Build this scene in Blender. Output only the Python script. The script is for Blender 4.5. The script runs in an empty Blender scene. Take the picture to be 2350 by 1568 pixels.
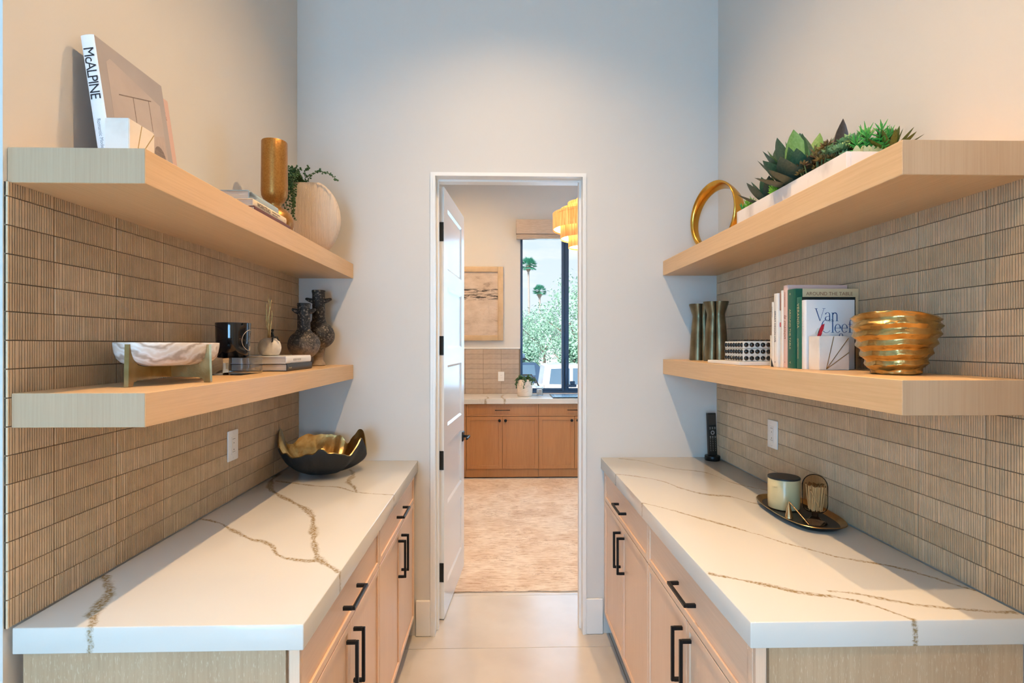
import bpy, bmesh, math, random
from mathutils import Vector, Matrix, Euler, noise as mnoise
PI = math.pi
R = math.radians
scene = bpy.context.scene
COL = scene.collection

# ------------------------------------------------------------------ camera
cam_data = bpy.data.cameras.new('camera')
cam = bpy.data.objects.new('camera', cam_data)
COL.objects.link(cam)
cam.location = (0, 0, 1.506)
cam.rotation_euler = (PI / 2, 0, -math.atan(31 / 1220))
cam_data.sensor_width = 36
cam_data.lens = 36 * 1220 / 2350
cam_data.shift_y = 8 / 2350
cam_data.clip_start = 0.05
cam_data.clip_end = 600
scene.camera = cam

# ------------------------------------------------------------------ view
scene.view_settings.view_transform = 'Standard'
scene.view_settings.look = 'None'
scene.view_settings.gamma = 1
scene.view_settings.use_curve_mapping = False
scene.view_settings.exposure = 0.58
scene.cycles.use_denoising = True
scene.cycles.max_bounces = 6
scene.cycles.use_adaptive_sampling = True
scene.cycles.adaptive_threshold = 0.15
scene.cycles.adaptive_min_samples = 12
scene.cycles.diffuse_bounces = 4
scene.cycles.glossy_bounces = 3
scene.cycles.transparent_max_bounces = 10
scene.cycles.sample_clamp_indirect = 6
scene.cycles.caustics_reflective = False
scene.cycles.caustics_refractive = False

# ------------------------------------------------------------------ sky
SKY = 0.74
w = bpy.data.worlds.new('sky')
scene.world = w
w.use_nodes = True
nt = w.node_tree
nt.nodes.clear()
o = nt.nodes.new('ShaderNodeOutputWorld')
bg = nt.nodes.new('ShaderNodeBackground')
tc = nt.nodes.new('ShaderNodeTexCoord')
sep = nt.nodes.new('ShaderNodeSeparateXYZ')
ramp = nt.nodes.new('ShaderNodeValToRGB')
ramp.color_ramp.elements[0].position = 0.0
ramp.color_ramp.elements[0].color = (0.86, 0.93, 1.0, 1)
ramp.color_ramp.elements[1].position = 0.5
ramp.color_ramp.elements[1].color = (0.55, 0.75, 1.0, 1)
mp = nt.nodes.new('ShaderNodeMapping')
mp.inputs['Scale'].default_value = (3.0, 3.0, 11.0)
nz = nt.nodes.new('ShaderNodeTexNoise')
nz.inputs['Scale'].default_value = 2.2
nz.inputs['Detail'].default_value = 5
cr = nt.nodes.new('ShaderNodeValToRGB')
cr.color_ramp.elements[0].position = 0.52
cr.color_ramp.elements[1].position = 0.72
mx = nt.nodes.new('ShaderNodeMixRGB')
mx.inputs[2].default_value = (1.0, 1.0, 1.0, 1)
L = nt.links.new
L(tc.outputs['Generated'], sep.inputs[0]); L(sep.outputs['Z'], ramp.inputs[0])
L(tc.outputs['Generated'], mp.inputs[0]); L(mp.outputs[0], nz.inputs['Vector']); L(nz.outputs[0], cr.inputs[0])
L(cr.outputs[0], mx.inputs[0]); L(ramp.outputs[0], mx.inputs[1]); L(mx.outputs[0], bg.inputs[0])
bg.inputs[1].default_value = SKY
L(bg.outputs[0], o.inputs[0])

def lamp(name, kind, loc, rot, energy, color, **kw):
    d = bpy.data.lights.new(name, kind)
    d.energy = energy
    d.color = color
    for k, v in kw.items():
        setattr(d, k, v)
    ob = bpy.data.objects.new(name, d)
    ob.location = loc
    ob.rotation_euler = rot
    COL.objects.link(ob)
    return ob

WARM = (1.0, 0.655, 0.335)
DAY = (0.27, 0.62, 1.0)
# sun stands behind the house: it lights the garden only
lamp('sun', 'SUN', (0, -10, 20), (R(48), 0, R(-25)), 5.6, (1.0, 0.95, 0.86), angle=R(0.6))
# daylight through the glazed opening behind the camera
lamp('daylight_behind', 'AREA', (-.95, -2.42, 1.55), (R(90), 0, 0), 92, DAY, shape='RECTANGLE', size=1.0, size_y=2.4)
# daylight through the study's side window and front window
lamp('daylight_side_window', 'AREA', (2.88, 4.85, 1.85), (0, R(90), 0), 19, DAY, shape='RECTANGLE', size=2.0, size_y=2.0)
lamp('daylight_front_window', 'AREA', (1.25, 6.60, 1.95), (R(-90), 0, 0), 26, DAY, shape='RECTANGLE', size=1.6, size_y=1.9)

# ------------------------------------------------------------------ helpers: meshes
class MB:
    def __init__(s):
        s.v, s.f = [], []
    def add(s, vs, fs):
        n = len(s.v)
        s.v += [tuple(p) for p in vs]
        s.f += [tuple(i + n for i in f) for f in fs]
        return s
    def box(s, x0, x1, y0, y1, z0, z1):
        return s.add([(x0, y0, z0), (x1, y0, z0), (x1, y1, z0), (x0, y1, z0), (x0, y0, z1), (x1, y0, z1), (x1, y1, z1), (x0, y1, z1)],
                     [(0, 3, 2, 1), (4, 5, 6, 7), (0, 1, 5, 4), (1, 2, 6, 5), (2, 3, 7, 6), (3, 0, 4, 7)])
    def rbox(s, x0, x1, y0, y1, z0, z1, r=0.003, seg=2):
        bm = bmesh.new()
        bmesh.ops.create_cube(bm, size=1)
        for v in bm.verts:
            v.co = Vector((x0 + (v.co.x + .5) * (x1 - x0), y0 + (v.co.y + .5) * (y1 - y0), z0 + (v.co.z + .5) * (z1 - z0)))
        bmesh.ops.bevel(bm, geom=list(bm.edges), offset=r, segments=seg, affect='EDGES', profile=0.5)
        return s.addbm(bm)
    def addbm(s, bm):
        bm.verts.index_update()
        s.add([tuple(v.co) for v in bm.verts], [[v.index for v in f.verts] for f in bm.faces])
        bm.free()
        return s
    def lathe(s, prof, n=40, c=(0, 0, 0), sx=1.0, sy=1.0, fn=None, cap0=True, cap1=True):
        vs, fs = [], []
        for (r, z) in prof:
            for i in range(n):
                t = 2 * PI * i / n
                rr = fn(r, z, t) if fn else r
                vs.append((c[0] + rr * math.cos(t) * sx, c[1] + rr * math.sin(t) * sy, c[2] + z))
        m = len(prof)
        for j in range(m - 1):
            for i in range(n):
                k = (i + 1) % n
                fs.append((j * n + i, j * n + k, (j + 1) * n + k, (j + 1) * n + i))
        if cap0: fs.append(tuple(range(n - 1, -1, -1)))
        if cap1: fs.append(tuple((m - 1) * n + i for i in range(n)))
        return s.add(vs, fs)
    def tube(s, pts, rad, n=8, caps=True, flat=1.0):
        pts = [Vector(p) for p in pts]
        m = len(pts)
        if not hasattr(rad, '__len__'): rad = [rad] * m
        vs, fs = [], []
        prev = None
        for i, p in enumerate(pts):
            d = (pts[min(i + 1, m - 1)] - pts[max(i - 1, 0)])
            d = d.normalized() if d.length > 1e-9 else Vector((0, 0, 1))
            if prev is None:
                a = d.cross(Vector((0, 0, 1)))
                if a.length < 1e-3: a = d.cross(Vector((0, 1, 0)))
                a.normalize()
            else:
                a = (prev - d * prev.dot(d)).normalized()
            prev = a
            b = d.cross(a)
            for k in range(n):
                t = 2 * PI * k / n
                vs.append(tuple(p + a * math.cos(t) * rad[i] + b * math.sin(t) * rad[i] * flat))
        for i in range(m - 1):
            for k in range(n):
                q = (k + 1) % n
                fs.append((i * n + k, i * n + q, (i + 1) * n + q, (i + 1) * n + k))
        if caps:
            fs.append(tuple(range(n - 1, -1, -1))); fs.append(tuple((m - 1) * n + k for k in range(n)))
        return s.add(vs, fs)
    def prism(s, poly, axis, a0, a1):
        """poly: list of 2-D points; extruded along axis 0/1/2 from a0 to a1"""
        def mk(p, a):
            if axis == 0: return (a, p[0], p[1])
            if axis == 1: return (p[0], a, p[1])
            return (p[0], p[1], a)
        n = len(poly)
        vs = [mk(p, a0) for p in poly] + [mk(p, a1) for p in poly]
        fs = [tuple(range(n - 1, -1, -1)), tuple(range(n, 2 * n))]
        for i in range(n):
            k = (i + 1) % n
            fs.append((i, k, n + k, n + i))
        return s.add(vs, fs)
    def sphere(s, c, r, n=10, m=7, sc=(1, 1, 1)):
        prof = [(max(1e-5, math.sin(PI * j / m)) * r, -math.cos(PI * j / m) * r) for j in range(m + 1)]
        vs, fs = [], []
        for (rr, z) in prof:
            for i in range(n):
                t = 2 * PI * i / n
                vs.append((c[0] + rr * math.cos(t) * sc[0], c[1] + rr * math.sin(t) * sc[1], c[2] + z * sc[2]))
        for j in range(m):
            for i in range(n):
                k = (i + 1) % n
                fs.append((j * n + i, j * n + k, (j + 1) * n + k, (j + 1) * n + i))
        return s.add(vs, fs)
    def xf(s, mat):
        s.v = [tuple(mat @ Vector(p)) for p in s.v]
        return s
    def mesh(s, name, mat=None, smooth=None):
        me = bpy.data.meshes.new(name)
        me.from_pydata(s.v, [], s.f)
        bm = bmesh.new(); bm.from_mesh(me)
        bmesh.ops.recalc_face_normals(bm, faces=bm.faces)
        bm.to_mesh(me); bm.free()
        if mat: me.materials.append(mat)
        if smooth is not None:
            me.polygons.foreach_set('use_smooth', [True] * len(me.polygons))
            me.set_sharp_from_angle(angle=R(smooth))
        me.update()
        return me
    def build(s, name, mat, parent=None, smooth=None, loc=None, rot=None):
        return link(name, s.mesh(name, mat, smooth), parent, loc, rot)

def link(name, me, parent=None, loc=None, rot=None):
    ob = bpy.data.objects.new(name, me)
    COL.objects.link(ob)
    if parent: ob.parent = parent
    if loc: ob.location = loc
    if rot: ob.rotation_euler = rot
    return ob

def tag(ob, label=None, cat=None, group=None, kind=None):
    if label: ob['label'] = label
    if cat: ob['category'] = cat
    if group: ob['group'] = group
    if kind: ob['kind'] = kind
    return ob

def thing(name, label, cat, loc=(0, 0, 0), rot=(0, 0, 0), group=None):
    ob = bpy.data.objects.new(name, None)
    ob.empty_display_size = 0.05
    COL.objects.link(ob)
    ob.location = loc
    ob.rotation_euler = rot
    return tag(ob, label, cat, group)

def struct(ob):
    ob['kind'] = 'structure'
    return ob

# ------------------------------------------------------------------ helpers: materials
def newmat(name):
    m = bpy.data.materials.new(name)
    m.use_nodes = True
    return m, m.node_tree, m.node_tree.nodes['Principled BSDF']

def c4(c): return (c[0], c[1], c[2], 1)

def pmat(name, col, rough=0.5, metal=0.0, col2=None, scale=20, stretch=(1, 1, 1), lo=0.35, hi=0.65, bump=0.0, bscale=None, detail=4, spec=0.5, coat=0.0, emit=None, trans=0.0, ior=1.45, sss=0.0):
    m, nt, b = newmat(name)
    b.inputs['Base Color'].default_value = c4(col)
    b.inputs['Roughness'].default_value = rough
    b.inputs['Metallic'].default_value = metal
    b.inputs['Specular IOR Level'].default_value = spec
    b.inputs['Coat Weight'].default_value = coat
    b.inputs['Transmission Weight'].default_value = trans
    b.inputs['IOR'].default_value = ior
    if emit:
        b.inputs['Emission Color'].default_value = c4(emit[0]); b.inputs['Emission Strength'].default_value = emit[1]
    N, L = nt.nodes.new, nt.links.new
    if col2 or bump:
        t = N('ShaderNodeTexCoord'); mp = N('ShaderNodeMapping')
        mp.inputs['Scale'].default_value = stretch
        L(t.outputs['Object'], mp.inputs[0])
        nz = N('ShaderNodeTexNoise'); nz.inputs['Scale'].default_value = scale; nz.inputs['Detail'].default_value = detail
        L(mp.outputs[0], nz.inputs['Vector'])
        if col2:
            r = N('ShaderNodeValToRGB')
            r.color_ramp.elements[0].position = lo; r.color_ramp.elements[0].color = c4(col)
            r.color_ramp.elements[1].position = hi; r.color_ramp.elements[1].color = c4(col2)
            L(nz.outputs[0], r.inputs[0]); L(r.outputs[0], b.inputs['Base Color'])
        if bump:
            src = nz
            if bscale:
                src = N('ShaderNodeTexNoise'); src.inputs['Scale'].default_value = bscale; src.inputs['Detail'].default_value = 3
                L(mp.outputs[0], src.inputs['Vector'])
            bp = N('ShaderNodeBump'); bp.inputs['Strength'].default_value = bump; bp.inputs['Distance'].default_value = 0.002
            L(src.outputs[0], bp.inputs['Height']); L(bp.outputs[0], b.inputs['Normal'])
    return m

def woodmat(name, c1, c2, axis, rough=0.45, fine=90.0, tick=0.0, tcol=(.8, .78, .7)):
    """oak: fine streaks along `axis`, broad tone drift, optional pale pore ticks"""
    m, nt, b = newmat(name)
    N, L = nt.nodes.new, nt.links.new
    t = N('ShaderNodeTexCoord'); mp = N('ShaderNodeMapping')
    sc = [fine, fine, fine]; sc['xyz'.index(axis)] = 2.2
    mp.inputs['Scale'].default_value = sc
    L(t.outputs['Object'], mp.inputs[0])
    n1 = N('ShaderNodeTexNoise'); n1.inputs['Scale'].default_value = 2.0; n1.inputs['Detail'].default_value = 6; n1.inputs['Roughness'].default_value = .65
    L(mp.outputs[0], n1.inputs['Vector'])
    mp2 = N('ShaderNodeMapping'); sc2 = [7, 7, 7]; sc2['xyz'.index(axis)] = 0.8
    mp2.inputs['Scale'].default_value = sc2; L(t.outputs['Object'], mp2.inputs[0])
    n2 = N('ShaderNodeTexNoise'); n2.inputs['Scale'].default_value = 1.0; n2.inputs['Detail'].default_value = 2
    L(mp2.outputs[0], n2.inputs['Vector'])
    ad = N('ShaderNodeMixRGB'); ad.inputs[0].default_value = 0.4
    L(n1.outputs[0], ad.inputs[1]); L(n2.outputs[0], ad.inputs[2])
    r = N('ShaderNodeValToRGB')
    r.color_ramp.elements[0].position = .36; r.color_ramp.elements[0].color = c4(c2)
    r.color_ramp.elements[1].position = .62; r.color_ramp.elements[1].color = c4(c1)
    L(ad.outputs[0], r.inputs[0])
    out = r.outputs[0]
    if tick:
        mp3 = N('ShaderNodeMapping'); sc3 = [420, 420, 420]; sc3['xyz'.index(axis)] = 70
        mp3.inputs['Scale'].default_value = sc3; L(t.outputs['Object'], mp3.inputs[0])
        n3 = N('ShaderNodeTexNoise'); n3.inputs['Scale'].default_value = 1.0; n3.inputs['Detail'].default_value = 2
        L(mp3.outputs[0], n3.inputs['Vector'])
        r3 = N('ShaderNodeValToRGB'); r3.color_ramp.elements[0].position = .60; r3.color_ramp.elements[1].position = .70
        r3.color_ramp.elements[1].color = (tick, tick, tick, 1)
        L(n3.outputs[0], r3.inputs[0])
        m3 = N('ShaderNodeMixRGB'); m3.inputs[2].default_value = c4(tcol)
        L(r3.outputs[0], m3.inputs[0]); L(out, m3.inputs[1]); out = m3.outputs[0]
    L(out, b.inputs['Base Color'])
    b.inputs['Roughness'].default_value = rough
    bp = N('ShaderNodeBump'); bp.inputs['Strength'].default_value = .15; bp.inputs['Distance'].default_value = .0008
    L(n1.outputs[0], bp.inputs['Height']); L(bp.outputs[0], b.inputs['Normal'])
    return m

def glassmat(name, tint=(1, 1, 1), refl=0.08, rough=0.02):
    m = bpy.data.materials.new(name); m.use_nodes = True
    nt = m.node_tree; nt.nodes.clear()
    N, L = nt.nodes.new, nt.links.new
    o = N('ShaderNodeOutputMaterial'); mix = N('ShaderNodeMixShader'); tr = N('ShaderNodeBsdfTransparent'); gl = N('ShaderNodeBsdfGlossy'); fr = N('ShaderNodeLayerWeight')
    fr.inputs['Blend'].default_value = refl
    tr.inputs[0].default_value = c4(tint); gl.inputs['Roughness'].default_value = rough
    L(fr.outputs['Fresnel'], mix.inputs[0]); L(tr.outputs[0], mix.inputs[1]); L(gl.outputs[0], mix.inputs[2]); L(mix.outputs[0], o.inputs[0])
    return m

def emat(name, col, s):
    m, nt, b = newmat(name)
    b.inputs['Base Color'].default_value = c4(col)
    b.inputs['Emission Color'].default_value = c4(col); b.inputs['Emission Strength'].default_value = s
    return m

def quartz(name, veins, tone=(.68, .655, .60)):
    """white quartz with brown feathered veins; each vein: (axis, pts, width, strength)"""
    m, nt, b = newmat(name)
    N, L = nt.nodes.new, nt.links.new
    t = N('ShaderNodeTexCoord')
    nzw = N('ShaderNodeTexNoise'); nzw.inputs['Scale'].default_value = 30; nzw.inputs['Detail'].default_value = 10; nzw.inputs['Roughness'].default_value = .92
    L(t.outputs['Object'], nzw.inputs['Vector'])
    sb = N('ShaderNodeVectorMath'); sb.operation = 'SUBTRACT'; sb.inputs[1].default_value = (.5, .5, .5)
    L(nzw.outputs['Color'], sb.inputs[0])
    scv = N('ShaderNodeVectorMath'); scv.operation = 'SCALE'; scv.inputs['Scale'].default_value = .040
    L(sb.outputs[0], scv.inputs[0])
    adv = N('ShaderNodeVectorMath'); adv.operation = 'ADD'
    L(t.outputs['Object'], adv.inputs[0]); L(scv.outputs[0], adv.inputs[1])
    sp = N('ShaderNodeSeparateXYZ'); L(adv.outputs[0], sp.inputs[0])
    mod = N('ShaderNodeTexNoise'); mod.inputs['Scale'].default_value = 150; mod.inputs['Detail'].default_value = 5
    L(t.outputs['Object'], mod.inputs['Vector'])
    md = N('ShaderNodeMapRange'); md.inputs['From Min'].default_value = .38; md.inputs['From Max'].default_value = .58
    L(mod.outputs[0], md.inputs['Value'])
    big = N('ShaderNodeTexNoise'); big.inputs['Scale'].default_value = 9; L(t.outputs['Object'], big.inputs['Vector'])
    wid = N('ShaderNodeMapRange'); wid.inputs['From Min'].default_value = .35; wid.inputs['From Max'].default_value = .65
    wid.inputs['To Min'].default_value = .45; wid.inputs['To Max'].default_value = 1.5
    L(big.outputs[0], wid.inputs['Value'])
    def math_(op, a, bb=None, clamp=False):
        n = N('ShaderNodeMath'); n.operation = op; n.use_clamp = clamp
        for i, x in enumerate((a, bb)):
            if x is None: continue
            if isinstance(x, (int, float)): n.inputs[i].default_value = x
            else: L(x, n.inputs[i])
        return n.outputs[0]
    total = None
    for (ax, pts, wd, st) in veins:
        ai, bi = (0, 1) if ax == 'x' else (1, 0)
        pts = sorted((p[ai], p[bi]) for p in pts)
        a0, a1 = pts[0][0], pts[-1][0]
        bs = [p[1] for p in pts]; b0, b1 = min(bs), max(bs)
        if b1 - b0 < 1e-4: b1 = b0 + 1e-3
        mr = N('ShaderNodeMapRange'); mr.inputs['From Min'].default_value = a0; mr.inputs['From Max'].default_value = a1
        L(sp.outputs[ai], mr.inputs['Value'])
        fc = N('ShaderNodeFloatCurve')
        cv = fc.mapping.curves[0]
        for i, (pa, pb) in enumerate(pts):
            x, y = (pa - a0) / (a1 - a0), (pb - b0) / (b1 - b0)
            if i == 0: cv.points[0].location = (x, y)
            elif i == len(pts) - 1: cv.points[-1].location = (x, y)
            else: cv.points.new(x, y)
        fc.mapping.update()
        L(mr.outputs[0], fc.inputs['Value'])
        f = math_('ADD', math_('MULTIPLY', fc.outputs[0], b1 - b0), b0)
        d = math_('ABSOLUTE', math_('SUBTRACT', sp.outputs[bi], f))
        slope = 1.0
        ww = math_('MULTIPLY', wid.outputs[0], wd * 1.35)
        core = math_('SUBTRACT', 1.0, math_('DIVIDE', d, ww), True)
        core = math_('MULTIPLY', core, 1.5, True)
        inr = math_('MULTIPLY', math_('GREATER_THAN', sp.outputs[ai], a0), math_('LESS_THAN', sp.outputs[ai], a1))
        core = math_('MULTIPLY', math_('MULTIPLY', core, inr), st)
        total = core if total is None else math_('MAXIMUM', total, core)
    fac = math_('MULTIPLY', total, math_('ADD', math_('MULTIPLY', md.outputs[0], .7), .35), True)
    cl = N('ShaderNodeTexNoise'); cl.inputs['Scale'].default_value = 3
    L(t.outputs['Object'], cl.inputs['Vector'])
    base = N('ShaderNodeMixRGB'); base.inputs[1].default_value = c4(tone); base.inputs[2].default_value = c4([x * .965 for x in tone])
    L(cl.outputs[0], base.inputs[0])
    mix = N('ShaderNodeMixRGB'); mix.inputs[2].default_value = (.30, .21, .10, 1)
    L(fac, mix.inputs[0]); L(base.outputs[0], mix.inputs[1]); L(mix.outputs[0], b.inputs['Base Color'])
    b.inputs['Roughness'].default_value = .16
    return m

M = {}
M['wall'] = pmat('wall_paint', (.635, .61, .57), .85, bump=.06, scale=220, detail=2)
M['ceiling'] = pmat('ceiling_paint', (.82, .79, .74), .9, bump=.05, scale=200)
M['trim'] = pmat('trim_paint', (.80, .785, .75), .38, bump=.02, scale=60)
M['door'] = pmat('door_paint', (.80, .79, .77), .22, bump=.02, scale=60)
OAK1, OAK2 = (.72, .475, .255), (.625, .395, .20)
for ax in 'xyz':
    M['oak_' + ax] = woodmat('oak_' + ax, OAK1, OAK2, ax)
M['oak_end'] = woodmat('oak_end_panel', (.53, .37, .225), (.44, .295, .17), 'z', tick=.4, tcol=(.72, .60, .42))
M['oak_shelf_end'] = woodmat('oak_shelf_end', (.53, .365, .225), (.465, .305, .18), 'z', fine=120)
M['cab'] = woodmat('cabinet_oak', (.83, .585, .415), (.76, .525, .365), 'z', rough=.42)
M['cab_h'] = woodmat('cabinet_oak_drawer', (.83, .585, .415), (.76, .525, .365), 'y', rough=.42)
M['alder'] = woodmat('study_cabinet_wood', (.50, .23, .085), (.41, .175, .06), 'z', rough=.35, fine=60)
M['toe'] = pmat('toe_kick_dark', (.10, .075, .055), .6, bump=.05)
M['grout'] = pmat('grout', (.20, .145, .095), .95, bump=.2, scale=300)
M['tiles'] = [pmat('tile_clay_%d' % i, c, .62, col2=tuple(x * .86 for x in c), scale=30, bump=.25, bscale=260, lo=.3, hi=.75)
              for i, c in enumerate([(.68, .49, .31), (.63, .45, .28), (.71, .52, .335), (.66, .465, .285)])]
M['tile2'] = [pmat('study_tile_%d' % i, c, .5, col2=tuple(x * .9 for x in c), scale=20, bump=.1)
              for i, c in enumerate([(.47, .37, .29), (.44, .345, .27), (.50, .395, .31)])]
M['black'] = pmat('black_metal', (.012, .012, .013), .38, .6, bump=.03, scale=200)
M['hinge'] = pmat('hinge_bronze', (.03, .027, .022), .45, .7, bump=.05, scale=150)
M['white_pl'] = pmat('white_plastic', (.83, .80, .75), .35, bump=.01, scale=50)
M['slot'] = pmat('slot_dark', (.10, .085, .07), .6, bump=.02)
M['gold'] = pmat('gold_leaf', (.62, .42, .17), .27, 1.0, col2=(.42, .25, .08), scale=22, bump=.6, bscale=70)
M['brass'] = pmat('aged_brass', (.50, .36, .17), .30, 1.0, col2=(.30, .19, .07), scale=14, bump=.15, bscale=120)
M['brass_line'] = pmat('brass_inlay', (.60, .42, .18), .35, 1.0, bump=.02)
M['copper'] = pmat('gold_lacquer', (.40, .185, .04), .36, .6, col2=(.31, .13, .022), scale=190, bump=.08, bscale=300)
M['bronze'] = pmat('antique_bronze', (.23, .185, .105), .38, .85, col2=(.14, .11, .06), scale=16, bump=.2, bscale=60)
M['charcoal'] = pmat('charcoal_iron', (.018, .017, .016), .55, .2, bump=.5, bscale=130)
M['paper'] = pmat('page_edges', (.62, .57, .50), .9, col2=(.48, .43, .37), scale=3, stretch=(1, 1, 260), bump=.2)
M['paper_w'] = pmat('page_edges_white', (.70, .67, .62), .9, col2=(.55, .52, .48), scale=3, stretch=(1, 1, 300), bump=.2)
def cover(name, c, rough=.45): return pmat('cover_' + name, c, rough, bump=.03, scale=120)
M['ink'] = pmat('ink_black', (.015, .016, .02), .6, bump=.01)
M['ink_gold'] = pmat('ink_gold', (.62, .52, .28), .45, .3, bump=.01)
M['ink_pale'] = pmat('ink_pale', (.62, .60, .55), .6, bump=.01)
M['ink_blue'] = pmat('ink_navy', (.03, .075, .20), .5, bump=.01)
M['ink_red'] = pmat('ink_red', (.50, .02, .035), .5, bump=.01)
M['ink_rust'] = pmat('ink_rust', (.32, .11, .05), .5, bump=.01)
M['ink_grey'] = pmat('ink_grey', (.33, .33, .34), .5, bump=.01)
M['onyx'] = pmat('white_onyx', (.78, .72, .64), .3, col2=(.60, .49, .40), scale=9, lo=.45, hi=.75, bump=.04)
M['marble_white'] = pmat('planter_marble', (.74, .70, .66), .4, col2=(.42, .39, .37), scale=9, stretch=(1, 1, .6), lo=.54, hi=.80, bump=.03, detail=8)
M['glass'] = glassmat('window_glass', (.97, .985, 1.0), .06)
# ================================================================== SETTING
XL, XR, YF, YB, CEIL = -1.036, 1.154, 2.766, 2.906, 3.66
SY0L, SY0R = 1.148, 1.113           # near ends of counters and shelves
CTL, CTR = .908, .918               # counter tops

floor = struct(MB().box(-2.7, 3.1, -2.7, 6.8, -.12, -.006).build('floor', M['grout']))
M['slab'] = pmat('porcelain_slab', (.60, .55, .49), .24, col2=(.53, .475, .415), scale=3.2, lo=.38, hi=.7, bump=.03, detail=7, bscale=80)
fx, fy = 1.20, .553
slab_me = MB().rbox(0, fx - .003, 0, fy - .003, -.006, 0, .0012, 1).mesh('floor_tile', M['slab'])
for j in range(-9, 8):
    for i in range(-2, 3):
        x = -.62 + i * fx; y = 2.645 + j * fy
        if x < -2.7 or x > 3.0 or y < -2.7 or y + fy > 6.85: continue
        if y > 3.9 and x > .7: continue
        link('floor_tile', slab_me, floor, (x, y, 0))

ceiling = struct(MB().box(-2.7, 3.1, -2.7, 6.8, CEIL, CEIL + .12).build('ceiling', M['ceiling']))
wall_left = struct(MB().box(-2.55, XL, 1.138, YF, 0, CEIL).build('wall_left', M['wall']))
wall_right = struct(MB().box(XR, XR + .14, -2.6, YF, 0, CEIL).build('wall_right', M['wall']))
# wall at the end of the pantry, pierced by the doorway
DX0, DX1, DZ = -.327, .438, 2.380
wf = MB()
wf.box(-2.7, DX0 - .014, YF, YB, 0, CEIL).box(DX1 + .014, 3.0, YF, YB, 0, CEIL).box(DX0 - .014, DX1 + .014, YF, YB, DZ + .014, CEIL)
struct(wf.build('wall_far', M['wall']))
# room behind the camera, with a glazed opening on the left
wb = MB()
wb.box(-2.6, -1.5, -2.6, -2.45, 0, CEIL).box(-.40, XR, -2.6, -2.45, 0, CEIL).box(-1.5, -.40, -2.6, -2.45, 2.85, CEIL)
struct(wb.build('wall_behind', M['wall']))
struct(MB().box(-2.7, -2.55, -2.6, 1.138, 0, CEIL).build('wall_side', M['wall']))

struct(MB().box(.24, XR - .001, -.52, -.38, 0, CEIL).build('daylight_block_stub', M['wall']))  # unseen stub added to keep daylight off the right shelf ends

# ---- study beyond the doorway
YW = 6.62
ws = MB()
WX0, WX1, WZ0, WZ1 = .272, 2.25, .905, 3.0
ws.box(-2.0, WX0, YW, YW + .16, 0, CEIL).box(WX1, 3.0, YW, YW + .16, 0, CEIL).box(WX0, WX1, YW, YW + .16, 0, WZ0).box(WX0, WX1, YW, YW + .16, WZ1, CEIL)
wall_study = struct(ws.build('wall_study', M['wall']))
wr = MB()
wr.box(2.9, 3.04, YB, 3.7, 0, CEIL).box(2.9, 3.04, 5.95, YW, 0, CEIL).box(2.9, 3.04, 3.7, 5.95, 0, .75).box(2.9, 3.04, 3.7, 5.95, 2.95, CEIL)
struct(wr.build('wall_study_right', M['wall']))
struct(MB().box(-2.0, -1.86, YB, YW, 0, CEIL).build('wall_study_left', M['wall']))

# ---- trims
def frame_prof(x0, x1):
    return x0, x1
trim = struct(thing('trim_1', 'slim white painted casing around the study doorway', 'trim'))
for (a, b_) in ((-.352, DX0), (DX1, .457)):
    t = MB().box(a, b_, YF - .010, YF - .0002, 0, DZ + .020)
    inner = (a + .012, b_) if a < 0 else (a, b_ - .009)
    t.box(inner[0], inner[1], YF - .015, YF - .010, 0, DZ + .010)
    t.build('casing_leg', M['trim'], trim)
MB().box(DX0, DX1, YF - .010, YF, DZ, DZ + .020).box(DX0, DX1, YF - .015, YF - .010, DZ, DZ + .010).build('casing_head', M['trim'], trim)
jamb = struct(thing('trim_2', 'white painted door jamb with stop strip in the doorway', 'trim'))
MB().box(DX0 - .014, DX0, YF, YB, 0, DZ).build('jamb_board', M['trim'], jamb)
MB().box(DX1, DX1 + .014, YF, YB, 0, DZ).build('jamb_board', M['trim'], jamb)
MB().box(DX0 - .0139, DX1 + .0139, YF, YB, DZ, DZ + .0139).build('jamb_head', M['trim'], jamb)
MB().box(DX0, DX0 + .010, YF + .05, YB - .042, 0, DZ).build('stop_strip', M['trim'], jamb)
MB().box(DX1 - .010, DX1, YF + .05, YB - .042, 0, DZ).build('stop_strip', M['trim'], jamb)
MB().box(DX0 + .01, DX1 - .01, YF + .05, YB - .042, DZ - .010, DZ).build('stop_strip', M['trim'], jamb)
struct(MB().rbox(-.428, -.3525, YF - .014, YF - .0005, .001, .185, .003, 1).build('baseboard_left', M['trim']))
struct(MB().rbox(.4575, .545, YF - .014, YF - .0005, .001, .185, .003, 1).build('baseboard_right', M['trim']))

# ---- recessed downlights, plus added warm fill spots built the same way
def downlight(x, y, power, label, size=95, rad=.028, col=WARM):
    t = MB().lathe([(.062, 0), (.062, -.006), (.048, -.006), (.044, 0)], 32, cap0=False, cap1=False).build('downlight', M['trim'], ceiling, 40, (x, y, CEIL))
    MB().lathe([(.0437, -.0015), (.001, -.0015)], 32, cap0=False).build('lens', M['lens'], t)
    lamp('downlight_or_fill_beam', 'SPOT', (x, y, CEIL - .012), (0, 0, 0), power, col, spot_size=R(size), spot_blend=1.0, shadow_soft_size=rad)
    return t
M['lens'] = emat('downlight_or_fill_lens', (1.0, .82, .60), 6.0)
downlight(.045, 1.88, 90, 'recessed ceiling downlight nearest the study doorway, above the aisle', 126)
downlight(.045, 1.15, 90, 'recessed ceiling downlight above the near counter ends', 118)
downlight(.78, .38, 90, 'added warm fill spot before the right counter end, near the right wall', 100)  # added lamp: warms the right counter and shelf ends
downlight(.20, -1.75, 60, 'added warm fill spot near the wall behind the camera', 120)  # added lamp: warm fill bounced from the unseen room behind
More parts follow.
